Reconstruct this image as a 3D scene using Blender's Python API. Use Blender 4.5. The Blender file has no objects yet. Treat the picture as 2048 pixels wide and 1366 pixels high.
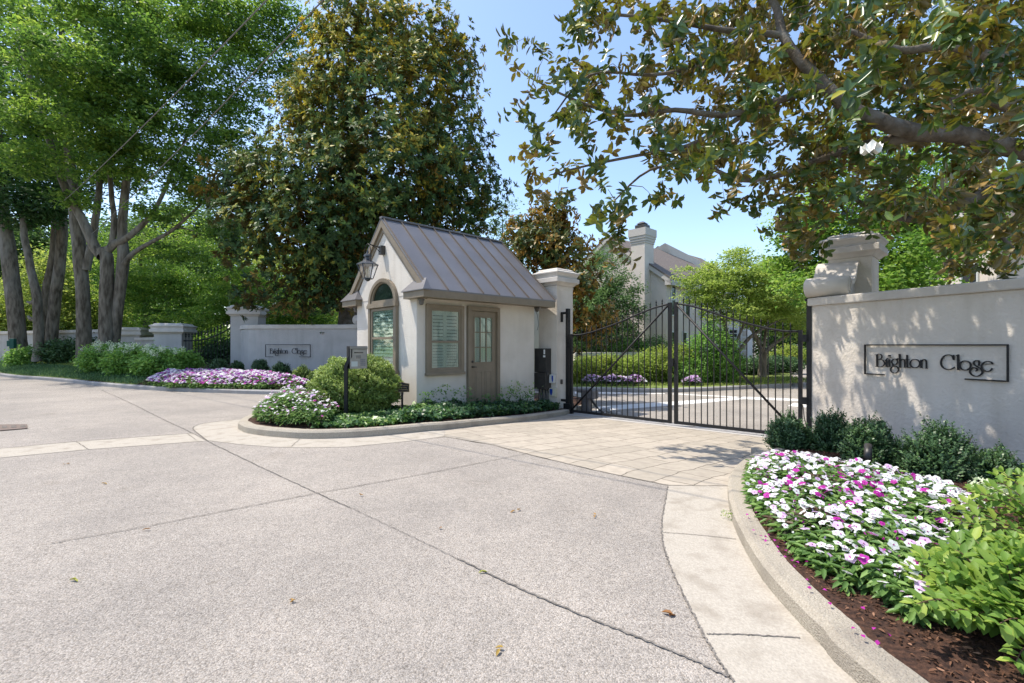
import bpy, bmesh, math, random
import numpy as np
from mathutils import Vector, Matrix
from mathutils.geometry import delaunay_2d_cdt
random.seed(7); RS = np.random.RandomState(11)
C = bpy.context.scene.collection
sc = bpy.context.scene

# ---------------------------------------------------------------- camera
CAMZ, F, HZ = 1.42, 940.0, 690.0
cam = bpy.data.objects.new("camera", bpy.data.cameras.new("camera")); C.objects.link(cam)
cam.data.sensor_width = 36.0; cam.data.lens = F/2048*36.0
cam.data.shift_y = (HZ-683)/2048.0
cam.data.clip_end = 3000; cam.data.clip_start = .05
cam.location = (0, 0, CAMZ); cam.rotation_euler = (math.pi/2, 0, 0)
sc.camera = cam
# ---------------------------------------------------------------- world + sun
TS = Vector((-.48, .115, 1.0)).normalized()      # towards the sun
EL = math.asin(TS.z); AZ = math.atan2(TS.x, TS.y)
w = bpy.data.worlds.new("World"); sc.world = w; w.use_nodes = True
nt = w.node_tree; bg = nt.nodes["Background"]
sk = nt.nodes.new("ShaderNodeTexSky"); sk.sky_type = 'NISHITA'; sk.sun_disc = False
sk.sun_elevation = EL; sk.sun_rotation = AZ; sk.air_density = 1.0; sk.dust_density = 1.1; sk.ozone_density = 2.0
nt.links.new(sk.outputs[0], bg.inputs[0]); bg.inputs[1].default_value = .15
sl = bpy.data.lights.new("sun", 'SUN'); sl.energy = 3.1; sl.angle = math.radians(.55); sl.color = (1, .93, .82)
sun = bpy.data.objects.new("sun", sl); C.objects.link(sun)
sun.rotation_euler = (-TS).to_track_quat('-Z', 'Y').to_euler(); sun.location = (-20, 10, 40)
sc.view_settings.view_transform = 'Standard'; sc.view_settings.look = 'None'
sc.view_settings.exposure = 1.0; sc.view_settings.gamma = 1.0
sc.cycles.max_bounces = 8; sc.cycles.diffuse_bounces = 4; sc.cycles.transparent_max_bounces = 8

# ---------------------------------------------------------------- frames
dR = np.array([.724, .690]); dL = np.array([-.690, .724])
def ss(x): x = min(1, max(0, x)); return x*x*(3-2*x)
def gz(X, Y):
    q = .656*X + .754*Y
    return -.07*min(5.3, max(0, q-5))*ss((X+4.5)/4)
def P(px, py, Y): return Vector(((px-1024)/F*Y, Y, CAMZ+(HZ-py)/F*Y))
def G(px, py, dz=0.0):
    z = dz; Y = 5
    for _ in range(30):
        Y = F*(CAMZ-z)/(py-HZ); X = (px-1024)/F*Y; z = z*.4 + .6*(gz(X, Y)+dz)
    return (X, Y)

# ---------------------------------------------------------------- materials
def _n(nt, t, **k):
    n = nt.nodes.new(t)
    for a, b in k.items(): setattr(n, a, b)
    return n
def mat(name, col, col2=None, scale=6, rough=.8, bump=0, bscale=60, spec=.3, metal=0, lo=.35, hi=.65, detail=5, kind='noise', coord='Object', stretch=None, third=None, tscale=1.0, streak=None):
    m = bpy.data.materials.new(name); m.use_nodes = True; nt = m.node_tree
    b = nt.nodes["Principled BSDF"]; b.inputs["Roughness"].default_value = rough
    b.inputs["Metallic"].default_value = metal; b.inputs["Specular IOR Level"].default_value = spec
    b.inputs["Base Color"].default_value = (*col, 1)
    tc = _n(nt, "ShaderNodeTexCoord"); src = tc.outputs[coord]
    if stretch:
        mp = _n(nt, "ShaderNodeMapping"); mp.inputs["Scale"].default_value = stretch
        nt.links.new(src, mp.inputs[0]); src = mp.outputs[0]
    if col2:
        no = _n(nt, "ShaderNodeTexNoise"); no.inputs["Scale"].default_value = scale; no.inputs["Detail"].default_value = detail
        nt.links.new(src, no.inputs["Vector"])
        cr = _n(nt, "ShaderNodeValToRGB"); cr.color_ramp.elements[0].position = lo; cr.color_ramp.elements[1].position = hi
        cr.color_ramp.elements[0].color = (*col, 1); cr.color_ramp.elements[1].color = (*col2, 1)
        nt.links.new(no.outputs[0], cr.inputs[0]); out = cr.outputs[0]
        if third:
            n3 = _n(nt, "ShaderNodeTexNoise"); n3.inputs["Scale"].default_value = tscale; n3.inputs["Detail"].default_value = 6
            nt.links.new(src, n3.inputs["Vector"])
            c3 = _n(nt, "ShaderNodeValToRGB"); c3.color_ramp.elements[0].position = .5; c3.color_ramp.elements[1].position = .72
            c3.color_ramp.elements[0].color = (0, 0, 0, 1); c3.color_ramp.elements[1].color = (.75, .75, .75, 1)
            nt.links.new(n3.outputs[0], c3.inputs[0])
            mx = _n(nt, "ShaderNodeMixRGB"); mx.inputs[2].default_value = (*third, 1)
            nt.links.new(c3.outputs[0], mx.inputs[0]); nt.links.new(out, mx.inputs[1]); out = mx.outputs[0]
        if streak:
            for sc3, st3, lo3, hi3 in ((1.0, (5, 5, .45), .5, .8), (1.0, (1.1, 1.1, 1.6), .52, .75)):
                mp = _n(nt, "ShaderNodeMapping"); mp.inputs["Scale"].default_value = st3; nt.links.new(tc.outputs[coord], mp.inputs[0])
                n4 = _n(nt, "ShaderNodeTexNoise"); n4.inputs["Scale"].default_value = sc3; n4.inputs["Detail"].default_value = 7; nt.links.new(mp.outputs[0], n4.inputs["Vector"])
                c4 = _n(nt, "ShaderNodeValToRGB"); c4.color_ramp.elements[0].position = lo3; c4.color_ramp.elements[1].position = hi3
                c4.color_ramp.elements[0].color = (1, 1, 1, 1); c4.color_ramp.elements[1].color = (*streak, 1); nt.links.new(n4.outputs[0], c4.inputs[0])
                mx = _n(nt, "ShaderNodeMixRGB", blend_type='MULTIPLY'); mx.inputs[0].default_value = 1; nt.links.new(out, mx.inputs[1]); nt.links.new(c4.outputs[0], mx.inputs[2]); out = mx.outputs[0]
        nt.links.new(out, b.inputs["Base Color"])
    if bump:
        if kind == 'voronoi':
            nb = _n(nt, "ShaderNodeTexVoronoi")
        else:
            nb = _n(nt, "ShaderNodeTexNoise"); nb.inputs["Detail"].default_value = 6
        nb.inputs["Scale"].default_value = bscale; nt.links.new(src, nb.inputs["Vector"])
        bp = _n(nt, "ShaderNodeBump"); bp.inputs["Strength"].default_value = bump; bp.inputs["Distance"].default_value = .02
        nt.links.new(nb.outputs[0], bp.inputs["Height"]); nt.links.new(bp.outputs[0], b.inputs["Normal"])
    return m

def leafmat(name, cols, under=None, rough=.5, trans=.35, spec=.35, tcol=None):
    """cols: list of (pos, rgb) over the per-leaf value 'rnd'"""
    m = bpy.data.materials.new(name); m.use_nodes = True; nt = m.node_tree
    b = nt.nodes["Principled BSDF"]; b.inputs["Roughness"].default_value = rough; b.inputs["Specular IOR Level"].default_value = spec
    at = _n(nt, "ShaderNodeAttribute", attribute_name="rnd")
    cr = _n(nt, "ShaderNodeValToRGB"); e = cr.color_ramp.elements
    while len(e) < len(cols): e.new(.5)
    for i, (p, c) in enumerate(cols): e[i].position = p; e[i].color = (*c, 1)
    nt.links.new(at.outputs["Fac"], cr.inputs[0]); out = cr.outputs[0]
    if under:
        ge = _n(nt, "ShaderNodeNewGeometry"); mx = _n(nt, "ShaderNodeMixRGB")
        c2 = _n(nt, "ShaderNodeValToRGB"); e = c2.color_ramp.elements
        while len(e) < len(under): e.new(.5)
        for i, (p, c) in enumerate(under): e[i].position = p; e[i].color = (*c, 1)
        nt.links.new(at.outputs["Fac"], c2.inputs[0])
        nt.links.new(ge.outputs["Backfacing"], mx.inputs[0]); nt.links.new(out, mx.inputs[1]); nt.links.new(c2.outputs[0], mx.inputs[2])
        out = mx.outputs[0]
    nt.links.new(out, b.inputs["Base Color"])
    tr = _n(nt, "ShaderNodeBsdfTranslucent"); ms = _n(nt, "ShaderNodeMixShader"); ms.inputs[0].default_value = trans
    hs = _n(nt, "ShaderNodeHueSaturation"); hs.inputs["Saturation"].default_value = 1.04; hs.inputs["Value"].default_value = 1.35
    if tcol is None: nt.links.new(cr.outputs[0], hs.inputs["Color"])
    else: hs.inputs["Color"].default_value = (*tcol, 1)
    nt.links.new(hs.outputs[0], tr.inputs[0])
    nt.links.new(b.outputs[0], ms.inputs[1]); nt.links.new(tr.outputs[0], ms.inputs[2])
    nt.links.new(ms.outputs[0], nt.nodes["Material Output"].inputs[0])
    return m

# ---------------------------------------------------------------- object helpers
def tag(o, label=None, cat=None, group=None, kind=None):
    if label: o["label"] = label
    if cat: o["category"] = cat
    if group: o["group"] = group
    if kind: o["kind"] = kind
    return o
ORG = {}
def thing(name, loc, label, cat, group=None, kind=None):
    o = bpy.data.objects.new(name, None); C.objects.link(o); o.location = loc; o.empty_display_size = .2
    ORG[o] = Vector(loc); return tag(o, label, cat, group, kind)
class MB:
    def __init__(s): s.V = []; s.Fc = []; s.M = []; s.cur = 0; s.S = []
    def add(s, vs, fs, smooth=False):
        n = len(s.V); s.V += [tuple(v) for v in vs]; s.Fc += [tuple(i+n for i in f) for f in fs]
        s.M += [s.cur]*len(fs); s.S += [smooth]*len(fs)
    def box(s, o, a, b, c):
        o, a, b, c = map(Vector, (o, a, b, c))
        if a.cross(b).dot(c) < 0: a, b = b, a
        s.add([o, o+a, o+a+b, o+b, o+c, o+a+c, o+a+b+c, o+b+c],
              [(0, 3, 2, 1), (4, 5, 6, 7), (0, 1, 5, 4), (1, 2, 6, 5), (2, 3, 7, 6), (3, 0, 4, 7)])
    def cbox(s, c, sx, sy, sz): s.box((c[0]-sx/2, c[1]-sy/2, c[2]-sz/2), (sx, 0, 0), (0, sy, 0), (0, 0, sz))
    def prism(s, pts, vec):
        pts = [Vector(p) for p in pts]; vec = Vector(vec); n = len(pts)
        nn = Vector((0, 0, 0))
        for i in range(n): nn += pts[i].cross(pts[(i+1) % n])
        if nn.dot(vec) > 0: pts = pts[::-1]
        s.add(pts+[p+vec for p in pts], [tuple(range(n)), tuple(range(2*n-1, n-1, -1))]+[(i, i+n, (i+1) % n+n, (i+1) % n) for i in range(n)])
    def tube(s, pts, rad, n=8, smooth=True, cap=True):
        pts = [Vector(p) for p in pts]
        if not hasattr(rad, '__len__'): rad = [rad]*len(pts)
        vs = []; up = None
        for i, p in enumerate(pts):
            t = (pts[min(i+1, len(pts)-1)]-pts[max(i-1, 0)])
            if t.length < 1e-9: t = Vector((0, 0, 1))
            t.normalize()
            if up is None: up = t.orthogonal().normalized()
            up = (up-t*up.dot(t))
            up = t.orthogonal().normalized() if up.length < 1e-6 else up.normalized()
            sd = t.cross(up)
            for k in range(n):
                a = 2*math.pi*k/n; vs.append(p+(up*math.cos(a)+sd*math.sin(a))*rad[i])
        fs = []
        for i in range(len(pts)-1):
            for k in range(n): fs.append((i*n+k, i*n+(k+1) % n, (i+1)*n+(k+1) % n, (i+1)*n+k))
        if cap: fs += [tuple(range(n-1, -1, -1)), tuple(range((len(pts)-1)*n, len(pts)*n))]
        s.add(vs, fs, smooth)
    def loft(s, rings, smooth=False, cap=True):
        n = len(rings[0]); vs = [v for r in rings for v in r]; fs = []
        for i in range(len(rings)-1):
            for k in range(n): fs.append((i*n+k, i*n+(k+1) % n, (i+1)*n+(k+1) % n, (i+1)*n+k))
        if cap: fs += [tuple(range(n-1, -1, -1)), tuple(range((len(rings)-1)*n, len(rings)*n))]
        s.add(vs, fs, smooth)
    def lathe(s, c, prof, n=12, smooth=True):
        s.loft([[(c[0]+r*math.cos(2*math.pi*k/n), c[1]+r*math.sin(2*math.pi*k/n), c[2]+z) for k in range(n)] for r, z in prof], smooth)
    def build(s, name, mats, parent=None, bevel=0, org=None):
        if not isinstance(mats, (list, tuple)): mats = [mats]
        og = ORG[parent] if parent is not None else (Vector(org) if org is not None else Vector((0, 0, 0)))
        me = bpy.data.meshes.new(name)
        me.from_pydata([(v[0]-og.x, v[1]-og.y, v[2]-og.z) for v in s.V], [], s.Fc)
        for m in mats: me.materials.append(m)
        me.polygons.foreach_set("material_index", s.M); me.polygons.foreach_set("use_smooth", s.S); me.update()
        o = bpy.data.objects.new(name, me); C.objects.link(o)
        if parent is not None: o.parent = parent
        else: o.location = og
        ORG[o] = og
        if bevel:
            b = o.modifiers.new("bevel", 'BEVEL'); b.width = bevel; b.segments = 2; b.limit_method = 'ANGLE'; b.angle_limit = math.radians(40)
        return o
def struct(o, kind='structure'): o["kind"] = kind; return o

def npmesh(name, V, Fq, rnd, mats, parent=None, mi=None, smooth=False, org=None):
    """quads only, numpy; rnd per face"""
    og = ORG[parent] if parent is not None else (Vector(org) if org is not None else Vector((0, 0, 0)))
    V = np.asarray(V, dtype=np.float32) - np.array(og[:], dtype=np.float32)
    Fq = np.asarray(Fq, dtype=np.int32); me = bpy.data.meshes.new(name)
    me.vertices.add(len(V)); me.vertices.foreach_set("co", V.ravel())
    me.loops.add(Fq.size); me.loops.foreach_set("vertex_index", Fq.ravel())
    me.polygons.add(len(Fq)); me.polygons.foreach_set("loop_start", np.arange(0, Fq.size, 4, dtype=np.int32))
    try: me.polygons.foreach_set("loop_total", np.full(len(Fq), 4, dtype=np.int32))
    except Exception: pass
    if not isinstance(mats, (list, tuple)): mats = [mats]
    for m in mats: me.materials.append(m)
    if mi is not None: me.polygons.foreach_set("material_index", np.asarray(mi, dtype=np.int32))
    if smooth: me.polygons.foreach_set("use_smooth", np.ones(len(Fq), dtype=bool))
    a = me.attributes.new("rnd", 'FLOAT', 'FACE'); a.data.foreach_set("value", np.asarray(rnd, dtype=np.float32))
    me.update(calc_edges=True)
    o = bpy.data.objects.new(name, me); C.objects.link(o)
    if parent is not None: o.parent = parent
    else: o.location = og
    ORG[o] = og
    return o
def norm(a): return a/np.maximum(1e-9, np.linalg.norm(a, axis=-1, keepdims=True))
def leaves(B, D, N, L, W, rich=False, fold=.18, droop=.12, wpos=.5):
    """returns V,F arrays. B base, D direction, N normal"""
    n = len(B); D = norm(D); N = norm(N - D*np.sum(N*D, 1, keepdims=True)); S = np.cross(D, N)
    L = np.broadcast_to(np.asarray(L, float).reshape(-1, 1), (n, 1)); W = np.broadcast_to(np.asarray(W, float).reshape(-1, 1), (n, 1))
    if not rich:
        V = np.stack([B, B+D*L*wpos+S*W/2+N*W*fold, B+D*L-N*L*droop, B+D*L*wpos-S*W/2+N*W*fold], 1).reshape(-1, 3)
        i = np.arange(n)*4; Fq = np.stack([i, i+1, i+2, i+3], 1); return V, Fq, 1
    V = np.stack([B, B+D*L*.3+S*W*.42+N*W*fold*.8, B+D*L*.7+S*W*.40+N*(W*fold*.8-L*droop*.4), B+D*L-N*L*droop,
                  B+D*L*.7-S*W*.40+N*(W*fold*.8-L*droop*.4), B+D*L*.3-S*W*.42+N*W*fold*.8], 1).reshape(-1, 3)
    i = np.arange(n)*6; Fq = np.concatenate([np.stack([i, i+1, i+2, i+3], 1), np.stack([i, i+3, i+4, i+5], 1)], 1).reshape(-1, 4)
    return V, Fq, 2
class Fol:
    def __init__(s): s.V = []; s.F = []; s.R = []; s.MI = []; s.n = 0
    def add(s, B, D, N, L, W, rnd, mi=0, **k):
        V, Fq, per = leaves(B, D, N, L, W, **k)
        s.V.append(V); s.F.append(Fq+s.n); s.n += len(V)
        s.R.append(np.repeat(rnd, per)); s.MI.append(np.repeat(np.broadcast_to(np.asarray(mi), (len(B),)), per))
    def build(s, name, mats, parent=None, org=None):
        return npmesh(name, np.concatenate(s.V), np.concatenate(s.F), np.concatenate(s.R), mats, parent, np.concatenate(s.MI), org=org)
def rdir(n, up=0.0):
    d = RS.normal(size=(n, 3)); d[:, 2] += up; return norm(d)

def blob_centres(blobs, n, rmin=.55, dens=None):
    """cluster centres in the outer shell of ellipsoids (x,y,z,rx,ry,rz)"""
    b = np.array([q[:6] for q in blobs], float); wgt = (b[:, 3]*b[:, 5]+b[:, 3]*b[:, 4]+b[:, 4]*b[:, 5])
    if len(blobs[0]) > 6: wgt = wgt*np.array([q[6] for q in blobs])
    k = RS.choice(len(b), n, p=wgt/wgt.sum()); d = rdir(n); r = rmin+(1-rmin)*RS.rand(n)**.7
    # lumpy outline
    ph = b[k, 0]*3.1; r = r*(1+.16*np.sin(d[:, 0]*5+ph)*np.cos(d[:, 2]*6+ph*1.7)+.08*RS.normal(size=n))
    return b[k, :3]+d*r[:, None]*b[k, 3:6], d
def crown(name, parent, m, blobs, ncl, per, L, W, clr, rnd=(0, 1), up=.7, flat=.55, rmin=.5, rich=False, ros=False, bias=None, droop=.12):
    cen, dd = blob_centres(blobs, ncl, rmin); f = Fol(); n = ncl*per
    cl_r = RS.rand(ncl)                                          # clump tone
    k = np.repeat(np.arange(ncl), per)
    if ros:                                                      # whorled twig ends
        tw = norm(dd*[1, 1, .6]+RS.normal(size=(ncl, 3))*.35+[0, 0, .35]); nt_ = 4
        off = RS.normal(size=(ncl, nt_, 3))*clr*.6; which = RS.randint(0, nt_, n)
        ax = norm(tw[k]+RS.normal(size=(n, 3))*.1)
        B = cen[k]+off[k, which]+ax*(RS.rand(n, 1)*.12)
        rad = rdir(n); rad = norm(rad-ax*np.sum(rad*ax, 1, keepdims=True))
        D = norm(rad+ax*RS.uniform(.0, .9, (n, 1))); N = norm(ax-rad*.3+RS.normal(size=(n, 3))*.2)
    else:
        g = RS.normal(size=(n, 3))*[1, 1, flat]*clr*.62
        B = cen[k]+g; D = norm(RS.normal(size=(n, 3))*[1, 1, .45]+dd[k]*.3-[0, 0, .15]); N = norm(RS.normal(size=(n, 3))*.55+dd[k]*.25+[0, 0, up])
    r = np.clip(rnd[0]+(rnd[1]-rnd[0])*(.55*cl_r[k]+.45*RS.rand(n)), 0, 1)
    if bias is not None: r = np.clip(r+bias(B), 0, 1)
    f.add(B, D, N, L*RS.uniform(.7, 1.25, n), W*RS.uniform(.75, 1.2, n), r, rich=rich, droop=droop)
    return f.build(name, m, parent), cen
def drape(name, poly, hf, m, res=.5, parent=None, uvs=None, inner=None):
    """flat sheet of any outline draped over a height function"""
    poly = [tuple(p[:2]) for p in poly]; n = len(poly)
    xs = [p[0] for p in poly]; ys = [p[1] for p in poly]; pts = [Vector(p) for p in poly]
    x = min(xs)+res/2
    while x < max(xs):
        y = min(ys)+res/2
        while y < max(ys): pts.append(Vector((x+.01*math.sin(y*7), y+.01*math.sin(x*5)))); y += res
        x += res
    r = delaunay_2d_cdt(pts, [], [list(range(n))], 1, 1e-5)
    me = bpy.data.meshes.new(name); me.from_pydata([(v.x, v.y, hf(v.x, v.y)) for v in r[0]], [], r[2]); me.update()
    bm = bmesh.new(); bm.from_mesh(me); bmesh.ops.recalc_face_normals(bm, faces=bm.faces)
    if bm.faces and sum(f.normal.z for f in bm.faces) < 0: bmesh.ops.reverse_faces(bm, faces=bm.faces)
    bm.to_mesh(me); bm.free(); me.materials.append(m)
    for p in me.polygons: p.use_smooth = True
    o = bpy.data.objects.new(name, me); C.objects.link(o); o.parent = parent; ORG[o] = Vector((0, 0, 0))
    return o
def smooth_path(pts, k=6):
    out = []; n = len(pts)
    for i in range(n-1):
        p0, p1, p2, p3 = [Vector(pts[j][:2]) for j in (max(i-1, 0), i, i+1, min(i+2, n-1))]
        for q in range(k):
            t = q/k; out.append(.5*((2*p1)+(-p0+p2)*t+(2*p0-5*p1+4*p2-p3)*t*t+(-p0+3*p1-3*p2+p3)*t**3))
    out.append(Vector(pts[-1][:2])); return out
def sweep(mb, path, prof, hf, side=1):
    """prof: list (offset to the inside, z above hf) closed loop; side=+1 inside is left of travel"""
    rings = []
    for i, p in enumerate(path):
        t = (path[min(i+1, len(path)-1)]-path[max(i-1, 0)]).normalized(); nrm = Vector((-t.y, t.x))*side
        jt = random.uniform(-.003, .003); rings.append([(p.x+nrm.x*(o+jt), p.y+nrm.y*(o+jt), hf(p.x, p.y)+z+random.uniform(-.002, .002)) for o, z in prof])
    mb.loft(rings, smooth=False)
def inpoly(x, y, poly):
    c = False; n = len(poly)
    for i in range(n):
        x1, y1 = poly[i][:2]; x2, y2 = poly[(i+1) % n][:2]
        if (y1 > y) != (y2 > y) and x < (x2-x1)*(y-y1)/(y2-y1)+x1: c = not c
    return c
def inpoly_np(X, Y, poly):
    c = np.zeros(len(X), bool); n = len(poly)
    for i in range(n):
        x1, y1 = poly[i][:2]; x2, y2 = poly[(i+1) % n][:2]
        if y1 == y2: continue
        c ^= ((y1 > Y) != (y2 > Y)) & (X < (x2-x1)*(Y-y1)/(y2-y1)+x1)
    return c
def scatter(poly, n):
    xs = [p[0] for p in poly]; ys = [p[1] for p in poly]; out = np.zeros((0, 2))
    while len(out) < n:
        q = np.stack([RS.uniform(min(xs), max(xs), n*2), RS.uniform(min(ys), max(ys), n*2)], 1)
        out = np.concatenate([out, q[inpoly_np(q[:, 0], q[:, 1], poly)]])
    return out[:n]
def offset_path(path, d):
    out = []
    for i, p in enumerate(path):
        t = (path[min(i+1, len(path)-1)]-path[max(i-1, 0)]).normalized(); out.append(Vector((p.x-t.y*d, p.y+t.x*d)))
    return out

# ---------------------------------------------------------------- palette
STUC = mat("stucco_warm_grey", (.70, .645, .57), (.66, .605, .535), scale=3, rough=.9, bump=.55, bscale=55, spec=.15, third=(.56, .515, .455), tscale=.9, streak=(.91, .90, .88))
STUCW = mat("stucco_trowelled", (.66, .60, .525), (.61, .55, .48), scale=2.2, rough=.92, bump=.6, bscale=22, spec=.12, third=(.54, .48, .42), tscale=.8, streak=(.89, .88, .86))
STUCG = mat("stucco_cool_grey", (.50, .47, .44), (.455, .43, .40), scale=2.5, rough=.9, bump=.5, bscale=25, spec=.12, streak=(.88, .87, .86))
TRIM = mat("stone_trim", (.62, .57, .51), (.55, .505, .45), scale=3, rough=.75, bump=.2, bscale=50, spec=.2, third=(.45, .42, .38), tscale=1.6)
TAUPE = mat("taupe_paint", (.235, .19, .135), (.205, .165, .115), scale=5, rough=.5, bump=.05, bscale=90, spec=.35)
ROOFM = mat("standing_seam_metal", (.19, .18, .182), (.162, .153, .153), scale=1.6, rough=.42, spec=.5, metal=.35, bump=.04, bscale=3)
SEAM = mat("seam_metal", (.17, .14, .115), rough=.5, metal=.2)
IRON = mat("black_iron", (.010, .010, .011), (.018, .017, .017), scale=20, rough=.5, spec=.3, bump=.08, bscale=60)
BRONZE = mat("dark_bronze", (.035, .031, .027), (.05, .045, .04), scale=14, rough=.45, spec=.5)
WHITEP = mat("white_paint", (.78, .78, .76), rough=.5)
SHUT = mat("shutter_white", (.64, .66, .61), rough=.6)
def glass(name, col=(.02, .03, .03), tr=.55):
    m = bpy.data.materials.new(name); m.use_nodes = True; nt = m.node_tree
    g = _n(nt, "ShaderNodeBsdfGlossy"); g.inputs["Roughness"].default_value = .03; g.inputs[0].default_value = (.9, .95, .95, 1)
    t = _n(nt, "ShaderNodeBsdfTransparent"); t.inputs[0].default_value = (.86, .90, .87, 1)
    lw = _n(nt, "ShaderNodeLayerWeight"); lw.inputs[0].default_value = .2
    mr = _n(nt, "ShaderNodeMapRange"); mr.inputs["To Min"].default_value = .07; mr.inputs["To Max"].default_value = .6
    ms = _n(nt, "ShaderNodeMixShader"); nt.links.new(lw.outputs["Fresnel"], mr.inputs[0]); nt.links.new(mr.outputs[0], ms.inputs[0])
    nt.links.new(t.outputs[0], ms.inputs[1]); nt.links.new(g.outputs[0], ms.inputs[2]); nt.links.new(ms.outputs[0], nt.nodes["Material Output"].inputs[0])
    return m
GLASS = glass("window_glass")
DARKGL = mat("dark_window", (.02, .026, .03), rough=.06, spec=.8)
MULCH = mat("bark_mulch", (.085, .042, .026), (.028, .015, .011), scale=38, rough=.95, bump=1, bscale=60, detail=8)
CHIP = leafmat("mulch_chips", [(0, (.03, .016, .01)), (.5, (.09, .045, .028)), (.85, (.17, .09, .055)), (1, (.30, .17, .11))], trans=.0, rough=.9, spec=.1)
KERB = mat("kerb_concrete", (.47, .42, .345), (.35, .31, .25), scale=90, rough=.9, bump=.8, bscale=120, third=(.25, .22, .185), tscale=2.2, spec=.1)
KERBG = mat("kerb_grey_concrete", (.36, .35, .34), (.30, .29, .28), scale=60, rough=.9, bump=.4, bscale=100, third=(.24, .22, .2), tscale=1.6, spec=.1)
BAND = mat("pale_concrete", (.44, .398, .338), (.36, .325, .275), scale=70, rough=.85, bump=.35, bscale=110, third=(.27, .235, .19), tscale=5, spec=.15)
JOINT = mat("joint_dirt", (.12, .108, .095), (.22, .20, .18), scale=40, rough=1, spec=0)
DIRT = mat("leafmould", (.06, .045, .03), (.10, .075, .05), scale=9, rough=1, bump=.6, bscale=30)
def aggregate():
    m = bpy.data.materials.new("exposed_aggregate"); m.use_nodes = True; nt = m.node_tree; b = nt.nodes["Principled BSDF"]
    b.inputs["Roughness"].default_value = .85; b.inputs["Specular IOR Level"].default_value = .2
    tc = _n(nt, "ShaderNodeTexCoord"); v = _n(nt, "ShaderNodeTexVoronoi"); v.inputs["Scale"].default_value = 135; nt.links.new(tc.outputs["Object"], v.inputs["Vector"])
    sp = _n(nt, "ShaderNodeSeparateColor"); nt.links.new(v.outputs["Color"], sp.inputs[0])
    cr = _n(nt, "ShaderNodeValToRGB"); e = cr.color_ramp.elements
    for _ in range(3): e.new(.5)
    for i, (p, c) in enumerate([(0, (.23, .21, .19)), (.25, (.33, .302, .272)), (.55, (.375, .345, .313)), (.8, (.405, .36, .313)), (1, (.49, .455, .415))]): e[i].position = p; e[i].color = (*c, 1)
    nt.links.new(sp.outputs[0], cr.inputs[0])
    dist = _n(nt, "ShaderNodeValToRGB"); dist.color_ramp.elements[0].position = .45; dist.color_ramp.elements[1].position = .85
    dist.color_ramp.elements[0].color = (1, 1, 1, 1); dist.color_ramp.elements[1].color = (.68, .66, .63, 1)
    nt.links.new(v.outputs["Distance"], dist.inputs[0])
    mul = _n(nt, "ShaderNodeMixRGB", blend_type='MULTIPLY'); mul.inputs[0].default_value = 1; nt.links.new(cr.outputs[0], mul.inputs[1]); nt.links.new(dist.outputs[0], mul.inputs[2])
    out = mul.outputs[0]
    for scl, lo, hi, c0, c1 in ((.55, .35, .68, (.84, .84, .845), (1.07, 1.06, 1.05)), (3.5, .3, .7, (.93, .93, .93), (1.05, 1.045, 1.04)), (18, .3, .72, (.90, .90, .90), (1.07, 1.07, 1.07)), (1.4, .62, .72, (1, 1, 1), (.90, .89, .875)), (7, .68, .74, (1, 1, 1), (.80, .785, .76))):
        n = _n(nt, "ShaderNodeTexNoise"); n.inputs["Scale"].default_value = scl; n.inputs["Detail"].default_value = 6; nt.links.new(tc.outputs["Object"], n.inputs["Vector"])
        r = _n(nt, "ShaderNodeValToRGB"); r.color_ramp.elements[0].position = lo; r.color_ramp.elements[1].position = hi
        r.color_ramp.elements[0].color = (*c0, 1); r.color_ramp.elements[1].color = (*c1, 1); nt.links.new(n.outputs[0], r.inputs[0])
        mx = _n(nt, "ShaderNodeMixRGB", blend_type='MULTIPLY'); mx.inputs[0].default_value = 1; nt.links.new(out, mx.inputs[1]); nt.links.new(r.outputs[0], mx.inputs[2]); out = mx.outputs[0]
    nt.links.new(out, b.inputs["Base Color"])
    bp = _n(nt, "ShaderNodeBump"); bp.inputs["Strength"].default_value = .7; bp.inputs["Distance"].default_value = .006; bp.invert = True
    nt.links.new(v.outputs["Distance"], bp.inputs["Height"]); nt.links.new(bp.outputs[0], b.inputs["Normal"])
    return m
AGG = aggregate()
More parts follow.
